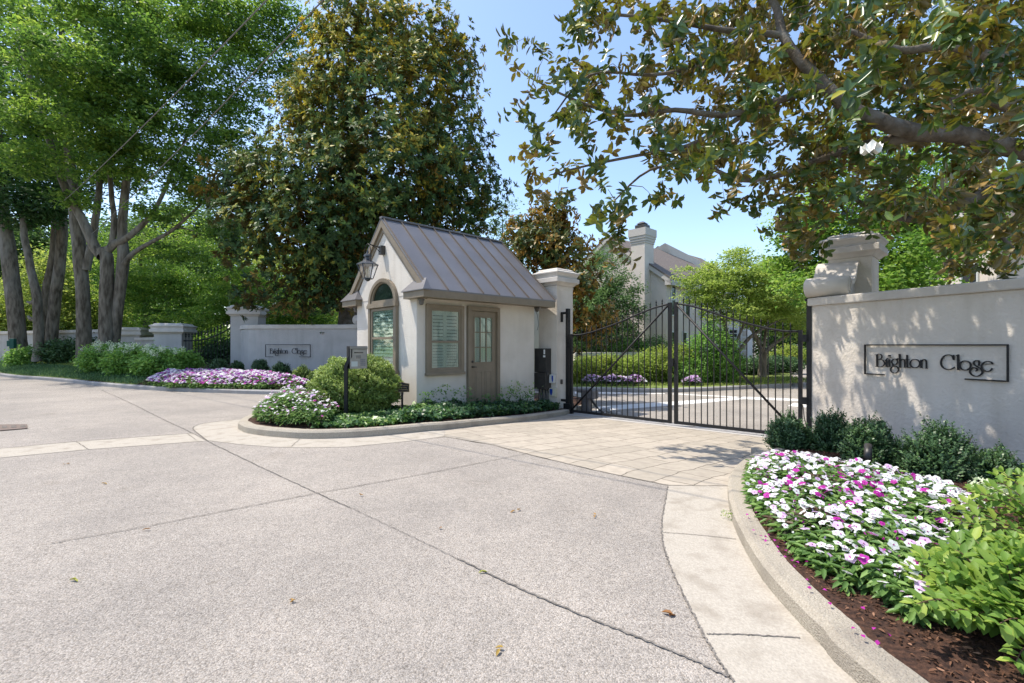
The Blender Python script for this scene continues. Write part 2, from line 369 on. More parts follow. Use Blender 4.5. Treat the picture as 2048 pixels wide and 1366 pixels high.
def stamped():
    m = bpy.data.materials.new("stamped_stone"); m.use_nodes = True; nt = m.node_tree; b = nt.nodes["Principled BSDF"]
    b.inputs["Roughness"].default_value = .8; b.inputs["Specular IOR Level"].default_value = .2
    tc = _n(nt, "ShaderNodeTexCoord"); mp = _n(nt, "ShaderNodeMapping"); mp.inputs["Rotation"].default_value = (0, 0, -math.atan2(dR[1], dR[0]))
    nt.links.new(tc.outputs["Object"], mp.inputs[0])
    wn = _n(nt, "ShaderNodeTexNoise"); wn.inputs["Scale"].default_value = 2.2; wn.inputs["Detail"].default_value = 4; nt.links.new(mp.outputs[0], wn.inputs["Vector"])
    ad = _n(nt, "ShaderNodeMixRGB", blend_type='LINEAR_LIGHT'); ad.inputs[0].default_value = .07; nt.links.new(mp.outputs[0], ad.inputs[1]); nt.links.new(wn.outputs["Color"], ad.inputs[2])
    br = _n(nt, "ShaderNodeTexBrick"); br.inputs["Scale"].default_value = 1; br.inputs["Brick Width"].default_value = .72; br.inputs["Row Height"].default_value = .36
    br.inputs["Mortar Size"].default_value = .008; br.inputs["Mortar Smooth"].default_value = .35; br.offset = .37; br.squash = .6; br.squash_frequency = 3; br.offset_frequency = 2
    br.inputs["Color1"].default_value = (.43, .38, .315, 1); br.inputs["Color2"].default_value = (.36, .32, .265, 1); br.inputs["Mortar"].default_value = (.15, .13, .105, 1)
    nt.links.new(ad.outputs[0], br.inputs["Vector"])
    n = _n(nt, "ShaderNodeTexNoise"); n.inputs["Scale"].default_value = 9; n.inputs["Detail"].default_value = 8; nt.links.new(tc.outputs["Object"], n.inputs["Vector"])
    r = _n(nt, "ShaderNodeValToRGB"); r.color_ramp.elements[0].position = .3; r.color_ramp.elements[1].position = .7
    r.color_ramp.elements[0].color = (.86, .85, .84, 1); r.color_ramp.elements[1].color = (1.08, 1.07, 1.05, 1); nt.links.new(n.outputs[0], r.inputs[0])
    mx = _n(nt, "ShaderNodeMixRGB", blend_type='MULTIPLY'); mx.inputs[0].default_value = 1; nt.links.new(br.outputs[0], mx.inputs[1]); nt.links.new(r.outputs[0], mx.inputs[2])
    nt.links.new(mx.outputs[0], b.inputs["Base Color"])
    bp = _n(nt, "ShaderNodeBump"); bp.inputs["Strength"].default_value = .5; bp.inputs["Distance"].default_value = .01; bp.invert = True
    nt.links.new(br.outputs["Fac"], bp.inputs["Height"])
    b2 = _n(nt, "ShaderNodeBump"); b2.inputs["Strength"].default_value = .35; b2.inputs["Distance"].default_value = .01
    nt.links.new(n.outputs[0], b2.inputs["Height"]); nt.links.new(bp.outputs[0], b2.inputs["Normal"]); nt.links.new(b2.outputs[0], b.inputs["Normal"])
    return m
STAMP = stamped()
BARK = mat("grey_bark", (.20, .172, .135), (.07, .058, .043), scale=9, rough=.95, bump=1, bscale=14, stretch=(1, 1, .25), third=(.27, .255, .225), tscale=2.0)
BARKD = mat("dark_bark", (.115, .09, .07), (.055, .043, .034), scale=12, rough=.95, bump=1, bscale=22, stretch=(1, 1, .3))
BARKM = mat("magnolia_bark", (.17, .14, .11), (.085, .068, .052), scale=12, rough=.95, bump=.9, bscale=30, third=(.27, .25, .22), tscale=6)
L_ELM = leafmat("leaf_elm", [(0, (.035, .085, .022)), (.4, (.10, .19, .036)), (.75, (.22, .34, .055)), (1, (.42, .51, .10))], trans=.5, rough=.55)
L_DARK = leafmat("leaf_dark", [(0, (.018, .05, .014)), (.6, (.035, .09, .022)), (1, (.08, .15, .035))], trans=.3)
MAG_U = [(0, (.12, .085, .03)), (.45, (.20, .14, .04)), (.75, (.36, .21, .055)), (1, (.50, .36, .05))]
L_MAG = leafmat("leaf_magnolia", [(0, (.03, .065, .024)), (.5, (.07, .13, .04)), (.7, (.15, .22, .05)), (.84, (.38, .35, .05)), (1, (.56, .42, .06))], under=MAG_U, trans=.28, rough=.52, spec=.3)
L_MAGN = leafmat("leaf_magnolia_near", [(0, (.03, .075, .022)), (.55, (.06, .13, .03)), (.85, (.15, .23, .04)), (1, (.46, .42, .04))], under=MAG_U, trans=.32, rough=.34, tcol=(.13, .14, .018), spec=.6)
L_MAGR = leafmat("leaf_magnolia_rusty", [(0, (.03, .07, .02)), (.4, (.09, .12, .025)), (.65, (.33, .20, .035)), (1, (.42, .20, .05))], under=[(0, (.20, .10, .04)), (1, (.46, .24, .06))], trans=.25, rough=.4)
L_MAPLE = leafmat("leaf_maple", [(0, (.06, .14, .03)), (.5, (.16, .29, .045)), (1, (.38, .50, .09))], trans=.5, rough=.55)
L_YEL = leafmat("leaf_yellowgreen", [(0, (.13, .20, .04)), (.5, (.27, .35, .07)), (1, (.50, .53, .12))], trans=.5, rough=.6)
L_CRAPE = leafmat("leaf_light", [(0, (.17, .25, .05)), (.5, (.30, .40, .08)), (1, (.48, .55, .15))], trans=.5, rough=.6)
L_CEDAR = leafmat("leaf_cedar", [(0, (.07, .14, .045)), (.5, (.14, .24, .075)), (1, (.25, .37, .13))], trans=.3, rough=.65)
L_FAR = leafmat("leaf_far", [(0, (.05, .11, .035)), (.5, (.10, .18, .05)), (1, (.20, .30, .08))], trans=.4, rough=.7)
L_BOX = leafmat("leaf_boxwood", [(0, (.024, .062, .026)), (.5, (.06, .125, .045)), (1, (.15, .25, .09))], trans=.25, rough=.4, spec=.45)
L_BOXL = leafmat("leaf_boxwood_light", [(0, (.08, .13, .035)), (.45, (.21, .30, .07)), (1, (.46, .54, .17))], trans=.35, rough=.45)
L_IVY = leafmat("leaf_ivy", [(0, (.02, .06, .025)), (.5, (.05, .12, .04)), (.85, (.14, .26, .05)), (1, (.34, .44, .16))], trans=.25, rough=.4, spec=.45)
L_GRASS = leafmat("leaf_grass", [(0, (.12, .19, .04)), (.6, (.24, .31, .07)), (1, (.46, .47, .14))], trans=.4, rough=.7)
L_LIRI = leafmat("leaf_liriope", [(0, (.05, .11, .045)), (.6, (.09, .17, .065)), (1, (.16, .25, .10))], trans=.3, rough=.6)
L_HYD = leafmat("leaf_hydrangea_lime", [(0, (.10, .20, .035)), (.5, (.19, .315, .055)), (1, (.38, .47, .09))], trans=.4, rough=.5)
L_HYDG = leafmat("leaf_hydrangea_green", [(0, (.09, .20, .045)), (.5, (.20, .37, .075)), (1, (.34, .52, .11))], trans=.35, rough=.5)
L_IMP = leafmat("leaf_impatiens", [(0, (.05, .06, .035)), (.25, (.13, .075, .05)), (.35, (.06, .135, .04)), (.7, (.13, .235, .06)), (1, (.23, .36, .10))], trans=.3, rough=.45)
PETW = leafmat("petal_white", [(0, (.66, .67, .68)), (1, (.80, .80, .78))], trans=.3, rough=.6)
PETP = leafmat("petal_pale_pink", [(0, (.56, .36, .60)), (1, (.70, .54, .74))], trans=.3, rough=.6)
PETM = leafmat("petal_magenta", [(0, (.36, .01, .24)), (1, (.52, .04, .40))], trans=.3, rough=.6)
PETV = leafmat("petal_violet", [(0, (.18, .02, .24)), (1, (.38, .12, .46))], trans=.3, rough=.6)
PETC = leafmat("petal_cream", [(0, (.62, .70, .44)), (1, (.85, .86, .74))], trans=.3, rough=.6)

# ================================================================ GROUND, ROADS
def sheet(name, x0, x1, y0, y1, n, m, hf):
    xs = np.linspace(x0, x1, n[0]); ys = np.linspace(y0, y1, n[1])
    mb = MB(); mb.add([(x, y, hf(x, y)) for y in ys for x in xs], [(j*n[0]+i, j*n[0]+i+1, (j+1)*n[0]+i+1, (j+1)*n[0]+i) for j in range(n[1]-1) for i in range(n[0]-1)], True)
    return mb.build(name, m)
GRND = mat("far_grass", (.10, .16, .04), (.16, .20, .06), scale=.4, rough=1)
struct(sheet("ground", -700, 700, -300, 1100, (3, 3), GRND, lambda x, y: -.9))
road = struct(sheet("road", -48, 46, -9, 62, (190, 150), AGG, gz)); road.name = "road"

islK = [G(x, y) for x, y in [(477, 854), (483, 862), (494, 867), (529, 872.5), (568, 876), (604, 878), (641, 878), (678, 877), (734, 874), (798, 868.5), (889, 860), (962, 852), (1050, 843)]]
islK = [(-4.25, 12.4), (-4.75, 11.2), (-4.98, 10), (-4.98, 9.1)] + islK + [(.88, 10.9), (1.35, 11.75), (1.75, 12.6), (2.3, 13.4), (2.5, 14.6), (1.6, 16.2), (.2, 16.6)]
islP = smooth_path(islK, 6)
rbK = [(1.75, .2), (1.55, 1.1)] + [G(x, y) for x, y in [(1713, 1366), (1642, 1292), (1581, 1228), (1524.7, 1160), (1487, 1095.6), (1466, 1046.5), (1456.7, 1001), (1459.4, 966), (1486, 935), (1520, 914)]] + [(3.55, 6.55), (4.3, 7.35), (4.85, 7.95)]
rbP = smooth_path(rbK, 6)
lfK = [(-60, 46), (-36, 30.5)] + [G(x, y) for x, y in [(0, 752.5), (102, 761.5), (205, 772.5), (290, 779.5), (410, 785), (512, 788.5), (629, 790)]] + [(-4.9, 13.5), (-4.3, 14.2), (-2.2, 16.2), (0.5, 18.8)]
lfP = smooth_path(lfK, 6)
def kprof(w, h): return [(0, -.06), (0, h-.03), (.03, h), (w, h), (w, -.06)]
def kerb(name, path, hf, m, side, w=.15, h=.125):
    mb = MB(); sweep(mb, path, kprof(w, h), hf, side)
    return struct(mb.build(name, m))
kerb("kerb_island", islP, gz, KERB, 1); kerb("kerb_flower_bed", rbP, gz, KERB, -1, .145, .12)
kerb("kerb_lawn", lfP, gz, KERBG, 1, .17, .12)

lx = np.array([p.x for p in lfP]); ly = np.array([p.y for p in lfP]); o_ = np.argsort(lx); lx = lx[o_]; ly = ly[o_]
def lawn_h(x, y):
    d = max(0, y-np.interp(x, lx, ly)-.15); s = .07+.06*ss((-x-10)/5)
    return .115 + min(.95, s*d) + gz(x, y)*(1-ss((-x-1)/3))
def isl_h(x, y): return gz(x, y)+.118
def rb_h(x, y):
    d = max(0, x-(1.5+.55*max(0, y-3))); return gz(x, y)+.105+.04*min(1, d)
# raised planted areas
isl_in = [tuple(p) for p in offset_path(islP, .12)]
struct(drape("island_soil", isl_in, isl_h, MULCH, .6))
WL0 = np.array([5.45, 8.58]); dW = np.array([.365, -.931]); nW = np.array([.931, .365])
def WP(u, d=0, z=0): return Vector((WL0[0]+dW[0]*u-nW[0]*d, WL0[1]+dW[1]*u-nW[1]*d, z))   # d: out of the wall face
rb_in = [tuple(p) for p in offset_path(rbP, -.11)] + [(5.5, 8.6)] + [tuple((WP(8.8, -.1)))[:2], (3, .2)]
rbsoil = struct(drape("planting_bed_soil", rb_in, rb_h, MULCH, .35))
back = [tuple(p) for p in offset_path(lfP, .15)]
left_area = back + [(0.5, 40), (-60, 60)]
struct(drape("left_bed_soil", left_area, lawn_h, DIRT, 1.1))
lawnpoly = [tuple(p) for p in offset_path(lfP, .16) if -36 < p.x < -12.2] + [(-12.6, 17.6), (-15.5, 20.5), (-17, 24.5), (-26, 31), (-40, 36)]
def drp4(h): return lambda x, y: h(x, y)+.005
struct(drape("lawn", lawnpoly, drp4(lawn_h), mat("lawn_turf", (.10, .16, .035), (.17, .20, .06), scale=3, rough=1, bump=.5, bscale=60), .8))

# concrete bands and stone drive, each sheet 4 mm above the road
up4 = lambda x, y: gz(x, y)+.004
up8 = lambda x, y: gz(x, y)+.008
b1 = [G(x, y) for x, y in [(487, 838), (451, 841.5), (410, 846.6), (391, 852), (386, 858), (393, 865), (413.5, 881), (478, 889), (547, 894.5), (615, 896), (700, 894), (804, 884), (889, 873.5)]] + [G(962, 858), G(889, 862)] + [(-1.6, 9.0), (-4.8, 9.0)]
b1 = [G(x, y) for x, y in [(487, 838), (451, 841.5), (410, 846.6), (391, 852), (386, 858), (393, 865), (413.5, 881), (478, 889), (547, 894.5), (615, 896), (700, 894), (804, 884), (889, 873.5), (889, 855), (700, 865), (560, 860), (500, 845)]]
struct(drape("apron", b1, up4, BAND, .5))
b2 = [G(x, y) for x, y in [(386, 866.6), (171, 882), (0, 897), (-200, 916), (-200, 937), (0, 916), (178, 899.2), (412, 882.2)]]
struct(drape("gutter_strip", b2, up4, BAND, .5))
drive = [G(x, y) for x, y in [(889.5, 873.3), (889.5, 857), (962, 849), (1050, 840)]] + [(1.0, 10.9), (1.4, 11.75), (1.62, 12.15), (5.45, 8.8), (4.9, 8.0), (4.4, 7.4)] + [tuple(p) for p in rbP[::-1] if 4.9 < p.y < 7.3] + [G(1460, 972), G(1336, 971.3), G(1197, 942.6), G(1056, 909), G(989, 891)]
struct(drape("stamped_drive", drive, up4, STAMP, .4))
gut = [G(x, y) for x, y in [(1458, 972.6), (1336, 971.8), (1325, 1036), (1324, 1070), (1330, 1104), (1349, 1154), (1375, 1207), (1405, 1268), (1439, 1326), (1467, 1366)]] + [(.92, 1.6), (1.05, .8), (1.25, .1), (1.8, .1)] + [tuple(p) for p in rbP if .3 < p.y < 4.8]
struct(drape("gutter", gut, up4, BAND, .25))
SILL = mat("gate_sill_concrete", (.50, .47, .44), (.42, .40, .38), scale=30, rough=.9, bump=.3, bscale=60)
GL = np.array([1.50, 12.09]); GR = np.array([5.376, 8.70]); gd = (GR-GL)/np.linalg.norm(GR-GL); gn = np.array([-gd[1], gd[0]])
def gp(wd, d, z): return Vector((*(GL+gd*wd+gn*d), z))
sill = [tuple(gp(a, b, 0))[:2] for a, b in [(-.1, -.35), (5.2, -.22), (5.2, .35), (-.1, .45)]]
struct(drape("gate_threshold", sill, up8, SILL, .4))
LITE = mat("light_concrete", (.70, .68, .65), (.62, .60, .57), scale=10, rough=.9)
for i, q in enumerate([[(1196, 813), (1400, 799.5), (1485, 793.5), (1620, 799), (1620, 803), (1487, 798.5), (1400, 806.5), (1190, 823)], [(1588, 806), (1700, 813), (1700, 822), (1575, 812)],
                       [(1330, 786.5), (1487, 794), (1480, 795.5), (1330, 788)], [(1150, 783.5), (1400, 788), (1150, 787.5)]]):
    struct(drape("concrete_strip", [G(*p) for p in q], up4, LITE, 1.0))

def joint(pts, wd=.012, wob=.006):
    path = smooth_path([G(*p) if p[1] > 300 else p for p in pts], 24); mb = MB(); vs = []; fs = []
    for i, p in enumerate(path):
        t = (path[min(i+1, len(path)-1)]-path[max(i-1, 0)]).normalized(); n = Vector((-t.y, t.x))
        ww = wd*.75*(.45+.8*abs(math.sin(i*1.7))*random.random()+.3); q = p+n*random.uniform(-wob, wob)
        vs += [(q.x+n.x*ww/2, q.y+n.y*ww/2, up8(q.x, q.y)), (q.x-n.x*ww/2, q.y-n.y*ww/2, up8(q.x, q.y))]
    for i in range(len(path)-1): fs.append((2*i, 2*i+1, 2*i+3, 2*i+2))
    mb.add(vs, fs); o = mb.build("joint", JOINT); o.parent = road; return o
joint([(202, 780), (260, 806), (320, 836), (379, 864), (413, 882), (520, 934), (634, 987), (700, 1016)])
joint([(914, 1118), (1050, 1183), (1221, 1255), (1357, 1309), (1460, 1357)], .016)
joint([(700, 1016), (800, 1063), (914, 1118)], .006)
joint([(100, 1088), (300, 1052), (500, 1013), (634, 987), (694, 976.5), (850, 948), (1056, 907)], .013)
joint([(-150, 914), (0, 898), (171, 882.5), (386, 867)], .02)
joint([(487, 839), (451, 842), (410, 847), (391, 852.5), (386, 858), (393, 865), (413, 881)], .018)
joint([(1336, 971), (1325, 1036), (1324, 1070), (1330, 1104), (1349, 1154), (1375, 1207), (1405, 1268), (1439, 1326), (1467, 1366)], .014)
joint([(1336, 972), (1458, 973)], .008); joint([(1325, 1066), (1400, 1072), (1472, 1080)], .008, .004); joint([(1413, 1270), (1500, 1272), (1600, 1278)], .010, .004)
joint([(152, 884), (176, 899)], .012); joint([(375, 868), (392, 881)], .01); joint([(600, 878), (583, 894)], .01)
joint([(1056, 909), (1197, 942.6), (1336, 971)], .008); joint([(889, 874), (989, 891), (1056, 909)], .008)

# drain cover, leaves on the road
mb = MB(); q = [G(-40, 866), G(-38, 851), G(54, 850), G(55, 858)]
q = [(x, y, gz(x, y)+.005) for x, y in q]; mb.prism(q, (0, 0, .012)); RUST = mat("rusty_iron", (.20, .15, .12), (.13, .10, .085), scale=30, rough=.8, bump=.6, bscale=60)
dc = mb.build("drain_cover", RUST, bevel=.003, org=q[0]); tag(dc, "flat rusty rectangular drain cover set in the road at the left edge", "drain cover")
mb = MB()
for k in range(5):
    a = Vector(q[0]).lerp(Vector(q[3]), (k+.5)/5); b = Vector(q[1]).lerp(Vector(q[2]), (k+.5)/5); mb.box(a.lerp(b, .3)+Vector((-.04, 0, .0125)), (.08, .01, 0), (b-a)*.4, (0, 0, .004))
o = mb.build("grate_slot", JOINT, dc)
LITTER = leafmat("fallen_leaf", [(0, (.22, .09, .03)), (.5, (.33, .19, .05)), (1, (.30, .34, .06))], trans=.15, rough=.7)
fl = [(145, 1163, .035, .9, "pale green fallen leaf on the road at lower left"), (586, 1205, .028, .5, "yellow brown curled leaf on the road below the joint"), (1338, 1236, .05, .1, "orange brown curled leaf near the pale gutter"),
      (1188, 1034, .035, .45, "tan leaf lying flat on the road centre right"), (963, 1147, .03, .95, "small green leaf beside the long road joint"), (1000, 1303, .035, .6, "yellowish leaf on the road near the bottom edge"),
      (203, 969, .035, .55, "small dry leaf on the road at far left"), (723, 993, .03, .5, "tan sliver of leaf just right of the joint crossing"), (1030, 1024, .04, .45, "long pale tan leaf in the middle of the road"), (290, 1062, .03, .2, "thin brown twig leaf lying left of the crossing"), (129, 930, .035, .45, "dry leaf below the pale strip at left"), (880, 1060, .025, .3, "tiny brown leaf right of the long joint")]
for x, y, s, r, lab in fl:
    X, Y = G(x, y); f = Fol(); n = 2
    s *= .6; f.add(np.array([[X, Y, .014], [X+s*.8, Y+s*.3, .016]]), rdir(2)*[1, 1, .1], np.array([[.1, .2, 1], [-.2, .1, 1]]), s*2.0, s*.9, np.array([r, r]), rich=True, fold=.3, droop=.25)
    tag(f.build("fallen_leaf", LITTER, org=(X, Y, .01)), lab, "leaf", "fallen leaves on the road")

# ================================================================ GATEHOUSE
BC = np.array([-1.97, 9.72])
def B(t, s, z): return Vector((BC[0]+dR[0]*t+dL[0]*s, BC[1]+dR[1]*t+dL[1]*s, z))
Z0 = -.45; T1 = 3.52; S1 = 2.74; SM = S1/2
gh = thing("gatehouse", B(T1/2, SM, 0), "small stucco gatehouse with grey metal gable roof and taupe trim", "gatehouse")
def tv(t=0, s=0, z=0): return Vector((dR[0]*t+dL[0]*s, dR[1]*t+dL[1]*s, z))
mb = MB(); gz1 = 2.66
prof = [(0, Z0), (0, 2.62), (SM, 4.22-.02), (S1, 2.62), (S1, Z0)]
mb.prism([B(0, s, z) for s, z in prof], tv(t=T1)); wall = mb.build("wall", STUC, gh, bevel=.012)
cjm = mat("joint_shadow", (.40, .37, .33), rough=1)
for s_ in (0, 2.02): mb = MB(); mb.box(B(-.006, s_, 2.47), tv(s=.72), tv(t=.005), (0, 0, .012)); mb.build("control_joint", cjm, wall)
# roof
def roof_side(sgn):
    S = (lambda s: s) if sgn > 0 else (lambda s: S1-s)
    mb = MB(); e = -.47; re = 2.55; rz = 4.315; th = .03
    a0, a1, b0, b1 = B(-.08, SM, rz), B(3.60, SM, rz), B(-.06 if sgn > 0 else -.06, S(e), re), B(3.82, S(e), re)
    mb.prism([a0, a1, b1, b0], (0, 0, -th)); roof = mb.build("roof_slope", ROOFM, gh)
    mb = MB(); mb.cur = 0
    for k in range(9):
        f = (k+.08)/8.15; p = a0.lerp(a1, f)+Vector((0, 0, .0)); q_ = b0.lerp(b1, f); d = (q_-p); up = (a1-a0).cross(d).normalized(); up = up if up.z > 0 else -up
        mb.box(p-tv(t=.009), tv(t=.018), d, up*.032)
    mb.build("seam", SEAM, roof)
    return roof
roof_side(1); roof_side(-1)
mb = MB(); mb.box(B(-.09, SM-.06, 4.29), tv(t=3.71), tv(s=.12), (0, 0, .045)); mb.build("ridge_cap", ROOFM, gh, bevel=.01)
mb = MB()
for S in (lambda s: s, lambda s: S1-s):
    # barge boards at both gables, two steps
    for t, w_, zoff in ((-.075, .16, -.02), (-.03, .25, -.045)):
        mb = MB(); top = B(t, SM, 4.28+zoff); bot = B(t, S(-.36), 2.64+zoff)
        mb.prism([top, bot, bot-Vector((0, 0, w_)), top-Vector((0, 0, w_))], tv(t=.05)); mb.build("barge_board", TAUPE, gh)
    mb = MB(); top = B(3.57, SM, 4.27); bot = B(3.6, S(-.40), 2.6); mb.prism([top, bot, bot-Vector((0, 0, .16)), top-Vector((0, 0, .16))], tv(t=-.05)); mb.build("barge_board", TAUPE, gh)
for S in (lambda s: s, lambda s: S1-s):
    e = -.47; mb = MB()
    mb.prism([B(-.10, S(e), 2.375), B(3.8, S(e), 2.375), B(3.8, S(e), 2.525), B(-.10, S(e), 2.525)], tv(s=(.03 if S(0) == 0 else -.03)))
    mb.prism([B(-.097, S(e+.03), 2.378), B(3.77, S(e+.03), 2.378), B(3.77, S(0), 2.40), B(-.097, S(0), 2.40)], (0, 0, .02))
    mb.prism([B(3.77, S(e), 2.378), B(3.77, S(0), 2.378), B(3.77, S(0), 2.6), B(3.77, S(e), 2.52)], tv(t=.03)); mb.build("fascia", TAUPE, gh, bevel=.004)
for S, nm in ((lambda s: s, 0), (lambda s: S1-s, 1)):
    mb = MB(); o = -.16
    mb.prism([B(o, S(-.50), 2.375), B(o, S(.27), 2.375), B(o, S(.27), 2.53), B(o, S(-.50), 2.53)], tv(t=.03))
    mb.prism([B(o+.03, S(.27), 2.375), B(0, S(.27), 2.375), B(0, S(.27), 2.53), B(o+.03, S(.27), 2.53)], tv(s=-.03 if nm == 0 else .03))
    mb.prism([B(o+.03, S(-.5), 2.375), B(0, S(-.5), 2.375), B(0, S(-.5), 2.53), B(o+.03, S(-.5), 2.53)], tv(s=.03 if nm == 0 else -.03))
    mb.prism([B(o+.03, S(-.46), 2.382), B(0, S(-.46), 2.382), B(0, S(.24), 2.382), B(o+.03, S(.24), 2.382)], (0, 0, .02))
    er = mb.build("eave_return", TAUPE, gh, bevel=.004)
    mb = MB(); oo = o-.03
    a, b, c, d = B(oo, S(-.53), 2.53), B(oo, S(.31), 2.53), B(0, S(.08), 2.78), B(0, S(-.36), 2.78); e_, f_ = B(0, S(.31), 2.535), B(0.0, S(-.53), 2.535)
    fs = [(0, 1, 2, 3), (1, 4, 2), (0, 3, 5), (0, 5, 4, 1)]
    if nm == 0: fs = [f[::-1] for f in fs]
    mb.add([a, b, c, d, e_, f_], fs); mb.box(B(oo, S(-.53), 2.515), B(oo, S(.31), 2.515)-B(oo, S(-.53), 2.515), tv(t=.18), (0, 0, .014)); mb.build("hip_roof", ROOFM, er)
    mb = MB(); c0 = B(.03, S(-.12), 2.37)
    mb.lathe((c0.x, c0.y, c0.z-.13), [(.0, 0), (.035, .005), (.055, .04), (.05, .09), (.07, .1), (.07, .13)], 14); mb.build("eave_lamp", mat("lamp_grey%d" % nm, (.10, .10, .10), rough=.35, spec=.6), gh)
mb = MB(); c0 = B(3.4, -.2, 2.38); mb.lathe((c0.x, c0.y, c0.z-.12), [(0, 0), (.035, .005), (.05, .04), (.05, .08), (.07, .09), (.07, .12)], 14); mb.build("eave_lamp", BRONZE, gh)
mb = MB(); mb.tube([B(3.53, .0, 2.36), B(3.60, -.03, 2.2), B(3.63, -.05, 1.95), B(3.60, -.02, 1.80)], .006, 5); mb.build("loose_cable", BRONZE, gh)

def rect_frame(mb, Pf, u0, u1, z0, z1, w, d0, d1):
    """four boards; Pf(u,d,z) with d out of the wall"""
    def bx(ua, ub, za, zb): o = Pf(ua, d0, za); mb.box(o, Pf(ub, d0, za)-o, Pf(ua, d1, za)-o, (0, 0, zb-za))
    bx(u0, u0+w, z0, z1); bx(u1-w, u1, z0, z1); bx(u0+w, u1-w, z1-w, z1); bx(u0+w, u1-w, z0, z0+w)
def pbox(mb, Pf, ua, ub, da, db, za, zb): o = Pf(ua, da, za); mb.box(o, Pf(ub, da, za)-o, Pf(ua, db, za)-o, (0, 0, zb-za))
def louvres(mb, Pf, u0, u1, z0, z1, n, d0=.008, d1=.03):
    for k in range(n):
        z = z0+(z1-z0)*(k+.5)/n; h = (z1-z0)/n
        a = Pf(u0, d0, z+h*.42); mb.box(a, Pf(u1, d0, z+h*.42)-a, Pf(u0, d1, z-h*.36)-a, Vector((0, 0, .006)))
RF = lambda u, d, z: B(u, -d, z)        # right face, d outwards
FF = lambda u, d, z: B(-d, u, z)        # front face
def sash_window(par, Pf, u0, u1, z0, z1, shutters, mid, left_first=True):
    wn = MB(); rect_frame(wn, Pf, u0, u1, z0, z1, .085, .0, .075)
    pbox(wn, Pf, u0-.015, u1+.015, .0, .105, z0-.03, z0+.03)
    win = wn.build("window", TAUPE, par, bevel=.005)
    m = MB(); rect_frame(m, Pf, u0+.085, u1-.085, z0+.085, z1-.085, .05, .003, .055)
    pbox(m, Pf, u0+.12, u1-.12, .004, .052, mid-.022, mid+.022); m.build("sash", TAUPE, win, bevel=.003)
    ui, uj = u0+.13, u1-.13
    m = MB(); pbox(m, Pf, ui, uj, .002, .005, z0+.13, z1-.13); m.build("dark_room_sheet", mat("interior_dark", (.10, .105, .10), rough=.9), win)  # dark sheet on the wall face, its colour stands for the unlit room
    m = MB(); um = (ui+uj)/2
    cols = [(ui, um), (um, uj)] if shutters == 2 else [(ui, uj)]
    for a, b in cols:
        rect_frame(m, Pf, a+.004, b-.004, z0+.135, z1-.135, .035, .006, .026)
        louvres(m, Pf, a+.04, b-.04, z0+.17, mid-.03, 8); louvres(m, Pf, a+.04, b-.04, mid+.03, z1-.17, 8)
        pbox(m, Pf, a+.04, b-.04, .006, .026, mid-.03, mid+.03)
    m.build("shutter", SHUT, win)
    m = MB(); pbox(m, Pf, ui, uj, .036, .040, z0+.12, z1-.12); m.build("pane", GLASS, win)
    return win
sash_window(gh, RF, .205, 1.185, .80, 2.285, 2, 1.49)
# door
d0, d1 = 1.295, 2.255
m = MB(); w_ = .085
pbox(m, RF, d0, d0+w_, 0, .085, -.3, 2.30); pbox(m, RF, d1-w_, d1, 0, .085, -.3, 2.30); pbox(m, RF, d0+w_, d1-w_, 0, .085, 2.20, 2.30)
m.build("door_frame", TAUPE, gh, bevel=.005)
m = MB(); l0, l1 = d0+w_+.004, d1-w_-.004; g0, g1, h0, h1 = l0+.12, l1-.12, 1.02, 2.06
pbox(m, RF, l0, g0, .004, .03, -.28, 2.195); pbox(m, RF, g1, l1, .004, .03, -.28, 2.195); pbox(m, RF, g0, g1, .004, .03, h1, 2.195); pbox(m, RF, g0, g1, .004, .03, -.28, h0)
gm = (g0+g1)/2
for a, b in ((g0+.02, gm-.04), (gm+.04, g1-.02)): rect_frame(m, RF, a, b, .0, .82, .022, .03, .038); pbox(m, RF, a+.045, b-.045, .03, .036, .05, .77)
door = m.build("door", TAUPE, gh, bevel=.003)
m = MB()
for k in (1, 2):
    u = g0+(g1-g0)*k/3; pbox(m, RF, u-.011, u+.011, .012, .034, h0, h1); z = h0+(h1-h0)*k/3; pbox(m, RF, g0, g1, .0135, .0325, z-.011, z+.011)
rect_frame(m, RF, g0-.015, g1+.015, h0-.015, h1+.015, .022, .030, .040); m.build("muntin", TAUPE, door)
m = MB(); pbox(m, RF, g0, g1, .002, .0045, h0, h1); m.build("door_shade", SHUT, door)
m = MB(); louvres(m, RF, g0+.02, g1-.02, h0+.02, h1-.02, 26, .005, .014); m.build("door_blind", mat("blind_white", (.60, .60, .56), rough=.7), door)
m = MB(); pbox(m, RF, g0, g1, .016, .019, h0, h1); m.build("door_pane", GLASS, door)
m = MB(); c = RF(l0+.055, .035, .92); m.tube([RF(l0+.055, .03, .92), RF(l0+.055, .075, .92), RF(l0+.15, .08, .915)], [.022, .012, .011], 10); m.build("handle", BRONZE, door); m = MB(); m.tube([RF(l0+.055, .03, 1.04), RF(l0+.055, .055, 1.04)], .026, 12); m.build("deadbolt", BRONZE, door)
